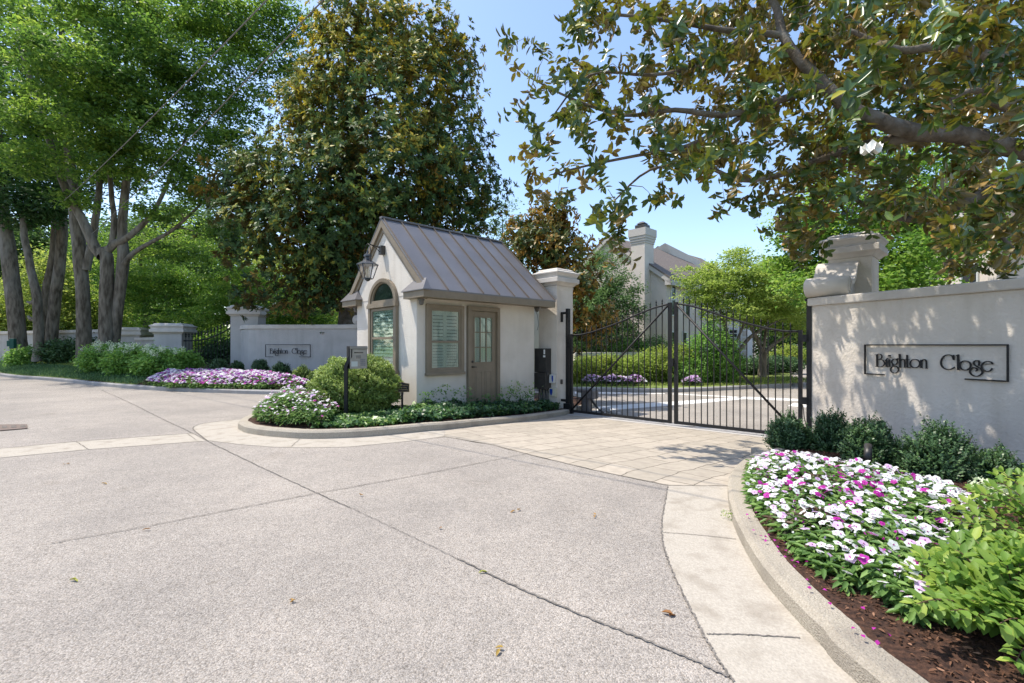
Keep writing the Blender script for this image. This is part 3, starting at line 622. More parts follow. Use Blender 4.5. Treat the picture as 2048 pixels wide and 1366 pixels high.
# front arched window
cu, hw, zb, zt = 1.36, .64, .86, 2.31
m = MB(); w_ = .095
pbox(m, FF, cu-hw, cu-hw+w_, 0, .08, zb, zt-.04); pbox(m, FF, cu+hw-w_, cu+hw, 0, .08, zb, zt-.04); pbox(m, FF, cu-hw-.02, cu+hw+.02, 0, .11, zt-.04, zt+.03); pbox(m, FF, cu-hw-.01, cu+hw+.01, 0, .095, zt+.03, zt+.07)
pbox(m, FF, cu-hw-.03, cu+hw+.03, 0, .12, zb-.06, zb)
def arch(m, r0, r1, d0, d1, z, n=20, sy=.86):
    for k in range(n):
        a, b = math.pi*k/n, math.pi*(k+1)/n
        q = [FF(cu+math.cos(x)*r, d0, z+math.sin(x)*r*sy) for x, r in ((a, r0), (b, r0), (b, r1), (a, r1))]
        m.prism(q, tv(t=-(d1-d0)))
arch(m, hw-w_, hw, 0, .08, zt+.07); arch(m, hw-w_-.07, hw-w_-.012, .0, .05, zt+.10)
pbox(m, FF, cu-hw+w_, cu+hw-w_, 0, .055, zt+.07, zt+.13)
aw = m.build("window", TAUPE, gh, bevel=.004); aw["label"] = "tall arched window in the front gable wall"
m = MB(); q = [FF(cu+math.cos(math.pi*k/20)*.5, .01, zt+.12+math.sin(math.pi*k/20)*.43) for k in range(21)]; m.prism(q, tv(t=-.004)); m.build("pane", mat("dark_arch_glass", (.010, .02, .016), rough=.08, spec=.35), aw)
m = MB(); rect_frame(m, FF, cu-hw+w_+.005, cu+hw-w_-.005, zb+.01, zt-.05, .06, .003, .055); pbox(m, FF, cu-hw+w_+.06, cu+hw-w_-.06, .004, .052, 1.55, 1.60); m.build("sash", TAUPE, aw, bevel=.003)
m = MB(); a, b = cu-hw+w_+.06, cu+hw-w_-.06
rect_frame(m, FF, a, b, zb+.06, zt-.10, .05, .006, .026); louvres(m, FF, a+.05, b-.05, zb+.12, 1.55, 7); louvres(m, FF, a+.05, b-.05, 1.60, zt-.16, 8); m.build("shutter", mat("shutter_teal_tint", (.58, .65, .61), rough=.6), aw)
m = MB(); pbox(m, FF, a, b, .002, .004, zb+.06, zt-.1); m.build("dark_room_sheet", mat("interior_dark2", (.12, .15, .14), rough=.9), aw)  # room's darkness behind the louvres, painted as a dark sheet
m = MB(); pbox(m, FF, a-.005, b+.005, .034, .038, zb+.06, zt-.1); m.build("pane", GLASS, aw)
# ---- lantern on its bracket
lc = FF(SM, .40, 0); lan = thing("wall_lantern", FF(SM, .0, 3.56), "black carriage lantern hanging from a curved bracket on the gable", "lantern")
m = MB(); pbox(m, FF, SM-.065, SM+.065, .0, .11, 3.47, 3.67); m.build("wall_box", BRONZE, lan, bevel=.006)
m = MB(); m.tube([FF(SM, .1, 3.62), FF(SM, .22, 3.645), FF(SM, .34, 3.66), FF(SM, .40, 3.665)], .012, 8); m.tube([FF(SM, .1, 3.52), FF(SM, .2, 3.60), FF(SM, .3, 3.648)], .008, 6)
hoop = [FF(SM+.15*math.cos(a), .40, 3.42+.245*math.sin(a)) for a in np.linspace(-.35, math.pi+.35, 22)]; hoop = [FF(SM+.155, .40, 3.2)]+hoop+[FF(SM-.155, .40, 3.2)]
m.tube(hoop, .010, 6); m.build("bracket", IRON, lan)
m = MB(); L_ = (lc.x, lc.y, 0)
def sq(r, z, rot=.3): return [(lc.x+r*math.cos(rot+k*math.pi/3), lc.y+r*math.sin(rot+k*math.pi/3), z) for k in range(6)]
m.loft([sq(.235, 3.195), sq(.235, 3.21), sq(.10, 3.29), sq(.05, 3.33), sq(.05, 3.36), sq(.085, 3.38), sq(.085, 3.41), sq(.06, 3.44)]); m.lathe((lc.x, lc.y, 3.43), [(.04, 0), (.012, .03), (.028, .055), (.012, .08), (.015, .09), (0, .125)], 10)
m.loft([sq(.115, 2.885), sq(.115, 2.90), sq(.10, 2.905)]); m.lathe((lc.x, lc.y, 2.83), [(0, 0), (.03, .01), (.06, .035), (.06, .055)], 12)
for k in range(6):
    a, b = Vector(sq(.215, 3.195)[k]), Vector(sq(.115, 2.90)[k]); m.tube([a, b], .010, 5)
m.build("lantern_frame", mat("lantern_bluegrey", (.03, .035, .045), rough=.35, spec=.7), lan)
m = MB(); m.loft([sq(.205, 3.19), sq(.108, 2.905)], cap=False)
lg = bpy.data.materials.new("lantern_glass"); lg.use_nodes = True; n_ = lg.node_tree; g_ = _n(n_, "ShaderNodeBsdfGlossy"); g_.inputs["Roughness"].default_value = .05; t_ = _n(n_, "ShaderNodeBsdfTransparent"); ms_ = _n(n_, "ShaderNodeMixShader"); ms_.inputs[0].default_value = .12
n_.links.new(t_.outputs[0], ms_.inputs[1]); n_.links.new(g_.outputs[0], ms_.inputs[2]); n_.links.new(ms_.outputs[0], n_.nodes["Material Output"].inputs[0])
m.build("lantern_glass", lg, lan)
m = MB()
for k in range(3):
    a = 2.1*k; m.lathe((lc.x+.03*math.cos(a), lc.y+.03*math.sin(a), 2.91), [(.013, 0), (.013, .13), (.018, .15), (.012, .19), (0, .21)], 8)
m.build("candle", mat("candle_ivory", (.62, .56, .42), rough=.5), lan)

# ================================================================ PIERS
def ring(c, h, off, z, A=dR, Bd=dL):
    r = h+off; return [(c[0]+A[0]*a*r+Bd[0]*b*r, c[1]+A[1]*a*r+Bd[1]*b*r, z) for a, b in ((-1, -1), (1, -1), (1, 1), (-1, 1))]
def pier(c, h, zb, zt, label, A=dR, Bd=dL, group="stucco piers with moulded caps", m=STUCG):
    p = thing("gate_pier", (c[0], c[1], zb), label, "pier", group); zc = zt-.46
    mb = MB(); mb.loft([ring(c, h, 0, zb, A, Bd), ring(c, h, 0, zc, A, Bd)]); mb.build("shaft", m, p, bevel=.01)
    mb = MB(); mb.loft([ring(c, h, o, z, A, Bd) for o, z in [(.012, zc), (.03, zc+.02), (.055, zc+.05), (.11, zc+.085), (.125, zc+.09), (.125, zc+.20), (.075, zc+.215), (.085, zc+.26), (.115, zc+.315), (.13, zc+.325), (.13, zc+.36), (.02, zc+.405), (.02, zc+.425), (-.03, zc+.46)]]); mb.build("cap", TRIM, p, bevel=.006)
    return p
pc = np.array([1.167, 12.19]); pier(pc+dR*.325+dL*.325, .325, -.5, 3.43, "tall sunlit stucco pier between the gatehouse and the iron gate", m=STUCW)
pr = np.array([6.51, 8.50]); pier(pr+dR*.335+dL*.335, .335, -.5, 3.50, "dappled stucco pier rising behind the long right wall", m=STUCW)
# scroll on the right wall
sc_ = thing("scroll_buttress", (5.62, 8.37, 2.27), "curled stone scroll sweeping up from the right wall to its pier", "scroll")
def scroll(par, c, A, Bd, half, zc, r, ramp, m=TRIM):
    """c centre of roll, A direction up the ramp, Bd axis of the roll"""
    def Q(d, b, z): return Vector((c[0]+A[0]*d+Bd[0]*b, c[1]+A[1]*d+Bd[1]*b, z))
    mb = MB(); n = 30
    rings = [[Q(r*math.cos(2*math.pi*k/n), b, zc+r*math.sin(2*math.pi*k/n)) for k in range(n)] for b in (-half, -half+.012, half-.012, half)]
    for i, f in ((0, .93), (3, .93)): rings[i] = [Q(r*f*math.cos(2*math.pi*k/n), (-half, 0, 0, half)[i], zc+r*f*math.sin(2*math.pi*k/n)) for k in range(n)]
    mb.loft(rings, smooth=True); mb.build("roll", m, par)
    for b in (-half-.006, half+.006):
        mb = MB(); mb.tube([Q((r*.82-r*.62*k/40)*math.cos(1.6+k*.33), b, zc+(r*.82-r*.62*k/40)*math.sin(1.6+k*.33)) for k in range(40)], [.011]*40, 5); mb.build("volute_line", m, par)
    mb = MB(); up = [(ramp[0][0], ramp[0][1])]
    top = smooth_path(ramp, 6); th = .075
    rings = []
    for i, p in enumerate(top):
        t = (top[min(i+1, len(top)-1)]-top[max(i-1, 0)]).normalized(); q = Vector((p.x+t.y*th, p.y-t.x*th))
        rings.append([Q(p.x, -half, p.y), Q(p.x, half, p.y), Q(q.x, half, q.y), Q(q.x, -half, q.y)])
    mb.loft(rings); mb.build("ramp", m, par)
    mb = MB(); poly = [Q(p.x+.05, -half+.07, p.y-.03) for p in top]; poly += [Q(top[-1].x+.05, -half+.07, zc-r-.3), Q(top[0].x+.05, -half+.07, zc-r-.3)]
    mb.prism(poly, Vector((Bd[0]*(half*2-.14), Bd[1]*(half*2-.14), 0))); mb.build("ramp_web", STUCG, par)
scroll(sc_, (5.62, 8.37), dR, dL, .33, 2.455, .17, [(-.02, 2.628), (.12, 2.575), (.26, 2.57), (.40, 2.64), (.52, 2.76), (.62, 2.90), (.76, 2.99)])

# ================================================================ RIGHT WALL + SIGNS
rw = thing("boundary_wall", WP(2, 0, 0), "long beige stucco wall at the right, dappled with leaf shade", "wall", "stucco boundary walls")
mb = MB(); mb.box(WP(0, 0, -.5), tuple(WP(8.8, 0, 0)-WP(0, 0, 0)), (nW[0]*.34, nW[1]*.34, 0), (0, 0, 2.63)); mb.build("panel", STUCW, rw, bevel=.01)
mb = MB(); mb.box(WP(-.05, .045, 2.128), tuple(WP(8.85, 0, 0)-WP(0, 0, 0)), (nW[0]*.43, nW[1]*.43, 0), (0, 0, .145)); mb.build("coping", TRIM, rw, bevel=.018)
SX0, SX1 = 1731.5, 2020.
def u_of(px): k = (px-1024)/F; return (k*8.58-5.45)/(dW[0]-k*dW[1])
def uz(px, py): u = u_of(px); Y = 8.58+dW[1]*u; return (u, CAMZ+(HZ-py)/F*Y)
def el(cx, cy, rx, ry, a0=0, a1=360, n=26): return [(cx+rx*math.cos(math.radians(a0+(a1-a0)*k/n)), cy+ry*math.sin(math.radians(a0+(a1-a0)*k/n))) for k in range(n+1)]
def cm(pts, k=5): return [tuple(p) for p in smooth_path(pts, k)]
STK = [([(122, 108), (124, 285)], 1.5), ([(95, 103), (140, 104)], .6), (cm([(125, 104), (160, 99), (192, 120), (188, 160), (158, 182), (126, 186)]), .8), (cm([(150, 180), (205, 190), (234, 232), (222, 272), (175, 292), (98, 286)]), .9),
       ([(262, 182), (265, 290)], 1.3), ([(238, 290), (288, 292)], .55), (cm([(240, 195), (262, 182), (285, 162), (338, 150)]), .7), ([(305, 178), (307, 290)], 1.3), (el(309, 126, 7, 6), 1.5), ([(288, 292), (330, 293)], .55),
       (el(388, 216, 44, 42), .9), (cm([(412, 182), (436, 166), (428, 196)]), .8), (cm([(365, 250), (356, 268), (380, 282), (420, 288), (448, 318)]), .8), (el(388, 334, 60, 53), .95),
       ([(466, 102), (470, 302)], 1.5), ([(448, 112), (474, 100)], .7), (cm([(470, 215), (492, 185), (518, 178), (540, 200), (543, 300)]), .95), ([(450, 302), (490, 303)], .5), ([(525, 303), (562, 304)], .5),
       (cm([(578, 112), (578, 270), (586, 300), (632, 298)]), 1.1), ([(552, 180), (614, 184)], 1.0), (el(697, 243, 74, 64), 1.0),
       ([(792, 185), (795, 308)], 1.3), ([(772, 308), (815, 310)], .5), (cm([(795, 215), (822, 184), (850, 184), (868, 212), (870, 316)]), 1.0), (cm([(850, 316), (892, 318)]), .5),
       (cm([(1287, 186), (1262, 130), (1200, 110), (1130, 140), (1093, 215), (1108, 285), (1165, 326), (1235, 330), (1302, 298)], 6), 1.15), ([(1286, 112), (1288, 190)], .7),
       ([(1352, 106), (1354, 338)], 1.5), ([(1322, 126), (1358, 106)], .7), ([(1328, 338), (1378, 341)], .5), (el(1460, 272, 84, 70), 1.1),
       (cm([(1668, 276), (1668, 208), (1630, 198), (1592, 218), (1595, 254), (1640, 288), (1695, 322), (1722, 368), (1696, 412), (1635, 436), (1568, 418), (1532, 372), (1545, 325), (1590, 305), (1634, 320), (1640, 345), (1612, 358)], 5), 1.1),
       ([(1735, 250), (1882, 250)], .6), (cm([(1878, 250), (1850, 220), (1790, 210), (1735, 235), (1708, 285), (1732, 338), (1790, 362), (1842, 350), (1872, 315)], 5), 1.05)]
SU0, SU1 = u_of(SX0), u_of(SX1); SZ1 = uz(SX0, 688.8)[1]; SZ0 = SZ1-.487
def name_sign(name, Pf, wd, label, u_scale, zoff):
    """Pf(u,d,z); u 0..wd, z 0..h"""
    s = thing(name, Pf(0, 0, 0), label, "sign", "iron name signs on the walls"); h = .487; b = .017
    m = MB(); pbox(m, Pf, 0, wd, .02, .045, h-b, h); pbox(m, Pf, 0, b, .02, .045, 0, h-b); pbox(m, Pf, wd-b, wd, .02, .045, 0, h-b)
    pbox(m, Pf, b, wd*.17, .02, .045, 0, b); pbox(m, Pf, wd*.745, wd-b, .02, .045, 0, b); m.build("frame", IRON, s)
    for si, (pts, k) in enumerate(STK):
        if si in (0, 4, 7, 10, 14, 19, 21, 22, 26, 28, 31, 32, 33): m = MB()
        q = []
        for zx, zy in pts:
            u, z = uz(1740+zx/7.585, 695+zy/7.585); q.append((u-SU0, z-SZ0))
        hw_ = .0058*k+.0012; vs = []; n = len(q)
        for i, (u, z) in enumerate(q):
            a, c = Vector(q[max(i-1, 0)]), Vector(q[min(i+1, n-1)]); t = (c-a); t = t.normalized() if t.length > 0 else Vector((1, 0))
            hv = hw_*(.62+.75*abs(t.y)); vs.append(((u-t.y*hv, z+t.x*hv), (u+t.y*hv, z-t.x*hv)))
        rings = [[Pf(a[0]*u_scale, .018, a[1]), Pf(b_[0]*u_scale, .018, b_[1]), Pf(b_[0]*u_scale, .030, b_[1]), Pf(a[0]*u_scale, .030, a[1])] for a, b_ in vs]
        m.loft(rings)
        if si in (3, 6, 9, 13, 18, 20, 21, 25, 27, 30, 31, 32, 34): m.build("letter", IRON, s)
    return s
name_sign("name_sign", lambda u, d, z: WP(SU0+u, d, SZ0+z), SU1-SU0, "black iron name sign in an open frame on the right wall", 1, 0)

# ---- left wall
LWP = [(-3.6, 16.3), (-4.9, 17.55), (-6.1, 18.05), (-7.6, 18.2), (-9.3, 18.25), (-10.35, 18.45), (-11.2, 19.4)]
lwp = smooth_path(LWP[:5], 5)+smooth_path(LWP[4:], 3)[1:]
lw_ = thing("boundary_wall", (-7.6, 18.2, 0), "curved grey stucco wall carrying a name sign, left of the gatehouse", "wall", "stucco boundary walls")
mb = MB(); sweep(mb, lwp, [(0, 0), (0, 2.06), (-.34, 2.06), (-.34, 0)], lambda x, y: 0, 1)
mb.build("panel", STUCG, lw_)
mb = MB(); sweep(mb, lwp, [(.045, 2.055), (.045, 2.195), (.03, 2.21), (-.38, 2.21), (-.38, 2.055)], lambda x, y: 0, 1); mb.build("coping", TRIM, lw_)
name_sign("name_sign", lambda u, d, z: Vector((-9.52+u, 18.2-d-.02, .955+z)), 1.74, "smaller looking black name sign on the curved left wall", 1.74/(SU1-SU0), 0)
s2 = thing("scroll_buttress", (-5.85, 17.75, 2.2), "curled stone scroll on the left wall, half hidden by the gatehouse", "scroll")
A2 = np.array([.93, -.36]); A2 = A2/np.linalg.norm(A2); scroll(s2, (-5.75, 17.75), A2, np.array([-A2[1], A2[0]]), .22, 2.36, .17, [(-.02, 2.53), (.15, 2.50), (.35, 2.54), (.6, 2.72), (.85, 3.0), (1.0, 3.2)])
pA = np.array([1.0, .03]); pB = np.array([-.03, 1.0])
pA = pA*.98+pB*.17; pA /= np.linalg.norm(pA); pB = np.array([-pA[1], pA[0]])
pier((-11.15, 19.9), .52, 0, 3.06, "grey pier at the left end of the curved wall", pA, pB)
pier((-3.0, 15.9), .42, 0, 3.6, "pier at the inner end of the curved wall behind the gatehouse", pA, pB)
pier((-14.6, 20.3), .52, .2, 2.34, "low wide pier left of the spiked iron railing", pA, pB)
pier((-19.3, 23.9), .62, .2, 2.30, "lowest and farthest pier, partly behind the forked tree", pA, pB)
mb = MB(); fw = thing("boundary_wall", (-17, 22, .5), "low grey wall running left behind the forked tree", "wall", "stucco boundary walls")
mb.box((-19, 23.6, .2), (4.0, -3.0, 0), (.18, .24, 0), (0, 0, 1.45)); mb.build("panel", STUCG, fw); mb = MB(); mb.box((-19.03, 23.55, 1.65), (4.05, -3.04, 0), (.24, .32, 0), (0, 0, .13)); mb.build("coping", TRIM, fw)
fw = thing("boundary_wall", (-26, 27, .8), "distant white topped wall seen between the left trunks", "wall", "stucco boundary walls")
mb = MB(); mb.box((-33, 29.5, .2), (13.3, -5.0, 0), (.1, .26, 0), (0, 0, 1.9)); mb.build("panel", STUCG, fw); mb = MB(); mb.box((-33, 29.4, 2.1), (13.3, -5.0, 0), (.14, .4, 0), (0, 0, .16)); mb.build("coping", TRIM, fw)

# ================================================================ IRON GATES
def finial(mb, p, r=.008, h=.13):
    mb.lathe((p.x, p.y, p.z), [(r, 0), (.016, .012), (.016, .03), (.007, .045), (.02, .07), (.012, .09), (0, h)], 6)
def gate_leaf(label, wa, wb, zb, prof, n, hinge_first):
    """wa->wb along the gate line, hinge side first"""
    g = thing("iron_gate", gp(wa, 0, zb), label, "gate", "swing gate leaves"); sg = 1 if wb > wa else -1; L = abs(wb-wa)
    Pf = lambda u, d, z: gp(wa+sg*u, d, z)
    zt = lambda u: float(np.interp(u/L, [p[0] for p in prof], [p[1] for p in prof]))
    m = MB(); q = .032
    def bx(ua, ub, za, zb_, d=.03): pbox(m, Pf, ua, ub, -d, d, za, zb_)
    bx(0, .065, zb-.03, zt(0)+.02, .034); bx(L-.07, L, zb, zt(L)+.01, .035); bx(.065, L-.07, zb, zb+.06)
    xs = np.linspace(.03, L-.03, 26); m.tube([Pf(x, 0, zt(x)-.01) for x in xs], .021, 6); m.build("gate_frame", IRON, g)
    m = MB(); a, b = Pf(.06, -.035, zb+.06), Pf(L-.07, -.035, zt(L)-.06); m.tube([a, b], .024, 8); m.build("brace", IRON, g)
    for k in range(n):
        u = .065+(L-.135)*(k+1)/(n+1); m = MB(); t = zt(u)+.02; c = Pf(u, 0, 0)
        m.box(Pf(u, 0, zb+.055)-tv(t=.0085)-tv(s=.0085), tv(t=.017), tv(s=.017), (0, 0, t-zb-.055)); finial(m, Vector((c.x, c.y, t)), .009, .145); m.build("picket", IRON, g)
    return g, Pf
GP = [(0, 1.68), (.12, 1.69), (.25, 1.755), (.4, 1.865), (.55, 1.99), (.7, 2.14), (.85, 2.27), (1, 2.345)]
W_ = float(np.linalg.norm(GR-GL)); mid = 2.70
g1, PL_ = gate_leaf("left leaf of the black spiked iron gate, hinged by the gatehouse pier", .0, mid-.035, -.30, GP, 17, True)
g2, PR_ = gate_leaf("right leaf of the black spiked iron gate, hinged at the long wall", W_, mid+.035, -.30, GP, 17, True)
m = MB(); pbox(m, lambda u, d, z: gp(mid+u, d, z), -.05, .035, -.075, -.037, .95, 1.13); pbox(m, lambda u, d, z: gp(mid+u, d, z), -.06, .0, -.06, -.04, .86, .95); m.build("latch", IRON, g1)
hp = thing("hinge_post", (1.40, 12.25, -.4), "black square hinge post bracketed to the gatehouse pier", "post", "gate hinge posts")
m = MB(); o = Vector((1.385, 12.16, -.4)); m.box(o, tv(t=.09), tv(s=-.09), (0, 0, 2.76)); m.build("post", IRON, hp, bevel=.004)
for z in (2.22, -.05): m = MB(); m.box(o+Vector((0, 0, z+.4))-tv(s=-.0), tv(s=.16), tv(t=.05), (0, 0, .06)); m.build("hinge_bracket", IRON, hp)
m = MB()
m.box(o+tv(s=.12)+Vector((0, 0, 2.42)), tv(s=.05), tv(t=.05), (0, 0, .24)); m.build("wall_plate", IRON, hp); m = MB(); m.box(o+tv(s=-.06)+Vector((0, 0, 1.75)), tv(s=-.08), tv(t=.08), (0, 0, .12)); m.build("hinge_bracket", IRON, hp); m = MB(); m.box(o+tv(s=.04, t=-.04)+Vector((0, 0, .06)), tv(s=-.22), tv(t=.16), (0, 0, .25)); m.build("base_shoe", IRON, hp)
m = MB(); m.box(o+tv(s=.27, t=-.02)+Vector((0, 0, .92)), tv(s=.13), tv(t=.07), (0, 0, .15)); m.box(o+tv(s=.13, t=-.0)+Vector((0, 0, .80)), tv(s=.1), tv(t=.05), (0, 0, .12)); m.build("photo_eye", BRONZE, hp)
hp = thing("hinge_post", (5.41, 8.62, -.4), "black square hinge post at the end of the long wall", "post", "gate hinge posts")
o = Vector((5.385, 8.60, -.4)); m = MB(); m.box(o, (gd[0]*.08, gd[1]*.08, 0), (gn[0]*.08, gn[1]*.08, 0), (0, 0, 2.68)); m.box(o+Vector((0, 0, 2.62)), (.09, .0, 0), (0, .05, 0), (0, 0, .05)); m.build("post", IRON, hp, bevel=.004)
for z in (1.5, .35): m = MB(); m.box(o+Vector((-gd[0]*.12, -gd[1]*.12, z+.4-.02)), (gd[0]*.16, gd[1]*.16, 0), (gn[0]*.06, gn[1]*.06, 0), (0, 0, .13)); m.build("hinge_bracket", IRON, hp)
m = MB(); m.box(o+Vector((.05, -.02, .62)), (.12, -.02, 0), (0, .04, 0), (0, 0, .04)); m.build("wall_tie", IRON, hp); m = MB(); m.tube([o+Vector((-.06, -.0, .72)), o+Vector((-.05, -.02, .5)), o+Vector((.0, -.02, .3))], .008, 5); m.build("cable", IRON, hp)
# operator box behind the gate
go = thing("gate_operator", (1.9, 12.75, -.3), "weathered grey gate opener box with a folding arm behind the bars", "gate opener")
OPM = mat("operator_grey", (.12, .11, .11), (.16, .15, .15), scale=8, rough=.5)
m = MB(); c = gp(-.22, .62, -.02); m.box(c, tuple(gd[i]*.52 for i in (0, 1))+(0,), (gn[0]*.3, gn[1]*.3, 0), (0, 0, .25)); m.build("housing", OPM, go, bevel=.04)
m = MB(); m.box(gp(-.1, .68, -.36), (gd[0]*.22, gd[1]*.22, 0), (gn[0]*.18, gn[1]*.18, 0), (0, 0, .34)); m.build("pedestal", OPM, go)
m = MB(); m.box(gp(-.17, .615, .02), (gd[0]*.10, gd[1]*.10, 0), (-gn[0]*.004, -gn[1]*.004, 0), (0, 0, .12)); m.build("notice_sticker", WHITEP, go)
m = MB(); m.tube([gp(.2, .68, -.03), gp(.42, .55, -.16), gp(.6, .4, -.22), gp(.95, .04, -.24)], [.03, .03, .02, .02], 6); m.build("arm", BRONZE, go)
# rocks behind the gate
ROCK = mat("pale_rock", (.42, .40, .38), (.30, .29, .28), scale=12, rough=.95, bump=.6, bscale=20)
for i, (a, b, s) in enumerate([(.5, .95, .13), (.78, .9, .10), (.3, 1.05, .09), (1.0, .75, .07), (.66, .62, .06)]):
    bm = bmesh.new(); bmesh.ops.create_icosphere(bm, subdivisions=2, radius=s)
    for v in bm.verts: v.co *= 1+.25*math.sin(v.co.x*31+i)*math.cos(v.co.y*27+i*2); v.co.z *= .7
    me = bpy.data.meshes.new("rock"); bm.to_mesh(me); bm.free(); me.materials.append(ROCK); o = bpy.data.objects.new("rock", me); C.objects.link(o)
    p = gp(a, b, -.3); o.location = (p.x, p.y, gz(p.x, p.y)+s*.35); tag(o, ["largest pale rock behind the left gate hinge", "second pale rock under the opener arm", "pale rock nearest the hinge pier", "small pale rock farthest right of the opener", "smallest pale rock just behind the gate rail"][i], "rock", "rocks behind the gate")

# electrical cabinets on the pier
el_ = thing("electric_cabinet", (1.0, 12.3, .0), "dark brown control cabinets mounted on the pier beside the gatehouse", "cabinet")
PF = lambda u, d, z: Vector((pc[0]+dL[0]*u-dR[0]*d, pc[1]+dL[1]*u-dR[1]*d, z))
CAB = mat("cabinet_brown", (.030, .028, .025), (.045, .042, .038), scale=5, rough=.45, spec=.45)
m = MB(); pbox(m, PF, .20, .62, .0, .20, .70, 1.33); m.build("upper_cabinet", CAB, el_, bevel=.006)
m = MB(); pbox(m, PF, .20, .62, .0, .22, .26, .69); pbox(m, PF, .16, .24, .05, .2, .60, .72); m.build("lower_cabinet", BRONZE, el_, bevel=.006)
m = MB()
for k in range(7): u = .24+.055*k; m.tube([PF(u, .08+.03*(k % 2), .26), PF(u-.02*(k % 3), .08, -.1), PF(u, .07, -.36)], .013, 6)
m.build("conduit", mat("conduit_grey", (.09, .088, .085), rough=.6), el_)
m = MB(); pbox(m, PF, .235, .285, .2, .204, 1.18, 1.30); pbox(m, PF, .225, .30, .2, .204, 1.10, 1.15); m.build("sticker", WHITEP, el_)
def shieldbox(lab, u0, u1, z0, z1, d, dd, us, uw, col, mt):
    s = thing("keypad_box", PF(u0, d, z0), lab, "alarm box", "small boxes with a blue shield")
    m = MB(); pbox(m, PF, u0, u1, d, d+dd, z0, z1); m.build("case", mt, s, bevel=.012)
    m = MB(); h = (z1-z0)*.8; zc = (z0+z1)/2; q = [(-.5, .5), (.5, .5), (.5, 0), (.3, -.3), (0, -.52), (-.3, -.3), (-.5, 0)]
    m.prism([PF(us+a*uw, d+dd+.001, zc+b*h) for a, b in q], tuple(-x*.004 for x in (dR[0], dR[1]))+(0,)); m.build("shield_emblem", mat("shield_blue"+lab[:3], (.01, .05, .30), rough=.4), s)
    return s
IV = mat("case_ivory", (.56, .53, .40), rough=.5)
shieldbox("white alarm box with blue shield beside the lower cabinet", .02, .18, .43, .65, .02, .09, .06, .055, 0, mat("case_white", (.60, .60, .57), rough=.5))
shieldbox("yellowed alarm box with blue shield low on the pier", -.02, .20, .08, .30, .0, .08, .13, .095, 0, IV)

# left railing
rl = thing("iron_railing", (-13, 20, .3), "black spiked iron railing dipping between two left piers", "railing")
a, b = Vector((-14.15, 20.1, 0)), Vector((-11.6, 19.7, 0)); n = 17
zt = lambda f: float(np.interp(f, [0, .25, .5, .75, 1], [1.60, 1.60, 1.68, 1.92, 2.24]))
m = MB(); m.tube([a.lerp(b, f)+Vector((0, 0, zt(f))) for f in np.linspace(0, 1, 16)], .026, 6); m.tube([a+Vector((0, 0, .45)), b+Vector((0, 0, .45))], .02, 6); m.build("rail", IRON, rl)
for k in range(n):
    f = (k+.5)/n; p = a.lerp(b, f); m = MB(); z = zt(f)+(.14 if k < 5 else .18); m.tube([(p.x, p.y, .3), (p.x, p.y, z)], .014, 5, False); m.lathe((p.x, p.y, z), [(.012, 0), (.035, .02), (.035, .05), (.015, .07), (.04, .12), (0, .22)], 6); m.build("picket", IRON, rl)

# ================================================================ SMALL THINGS BY THE GATEHOUSE
cb = thing("call_box", (-3.02, 8.55, .1), "grey entry keypad call box on an offset black post", "call box")
n2 = Vector((.60, -.80, 0)); r2 = Vector((.80, .60, 0)); c = P(717, 716, 8.35)
m = MB(); p0 = Vector((c.x, c.y, 0))-r2*.205
CBZ0, CBZ1 = CAMZ-.42, CAMZ-.02
m.tube([p0+Vector((-.03, .05, .08)), p0+Vector((-.03, .05, 1.05)), p0+Vector((.05, .06, 1.22)), p0+Vector((.05, .06, 1.38))], .042, 4, False); m.build("post", IRON, cb)
m = MB(); m.box(Vector((c.x, c.y, CBZ0))-r2*.16-n2*.16, r2*.32, n2*.16, (0, 0, CBZ1-CBZ0)); m.build("housing", IRON, cb, bevel=.005)
m = MB(); m.box(Vector((c.x, c.y, CBZ0))-r2*.15, r2*.30, n2*.012, (0, 0, .345)); m.build("face_plate", mat("brushed_steel_plate", (.30, .285, .255), (.25, .24, .22), scale=12, rough=.4, metal=.3), cb, bevel=.003)
m = MB(); m.box(Vector((c.x, c.y, CBZ1-.05))-r2*.155, r2*.31, n2*.03, (0, 0, .045)); m.build("visor", mat("steel_dark", (.22, .21, .19), rough=.4, metal=.4), cb, bevel=.003)
m = MB(); m.box(Vector((c.x, c.y, CBZ0+.275))-r2*.08, r2*.16, n2*.016, (0, 0, .02)); m.build("display", DARKGL, cb)
m = MB()
for i in range(4):
    for j in range(3): m.box(Vector((c.x, c.y, CBZ0+.05+i*.032))+r2*(.03+j*.032), r2*.022, n2*.018, (0, 0, .022))
m.build("keypad", mat("key_grey", (.17, .17, .19), rough=.5), cb)
m = MB()
for j in range(5): m.box(Vector((c.x, c.y, CBZ0+.18))-r2*(.045-j*.018), r2*.006, n2*.014, (0, 0, .06))
m.build("speaker_slot", BRONZE, cb)
m = MB(); m.box(Vector((c.x, c.y, CBZ0+.04))-r2*.13, r2*.11, n2*.0145, (0, 0, .09)); m.build("instruction_card", mat("card_pale", (.42, .46, .44), rough=.6), cb)
pq = thing("plaque_sign", (-2.2, 9.35, .1), "small black notice plaque with gold lettering on a short post", "plaque")
c = P(804, 775, 9.2); r3 = Vector((.985, .17, 0)); n3 = Vector((.17, -.985, 0))
m = MB(); m.box((c.x-.018, c.y, .05), (.036, 0, 0), (0, .03, 0), (0, 0, .5)); m.build("post", IRON, pq)
GOLD = mat("gold_paint", (.42, .29, .14), rough=.45, metal=.2)
def pl(m, k, d, w=.135, h=.085, z=0):
    q = [(-w, -h), (w, -h), (w, h*.85), (w*.45, h), (0, h*1.25), (-w*.45, h), (-w, h*.85)]
    m.prism([Vector((c.x, c.y, c.z))+r3*a*k+Vector((0, 0, b*k))+n3*d for a, b in q], -n3*.012)
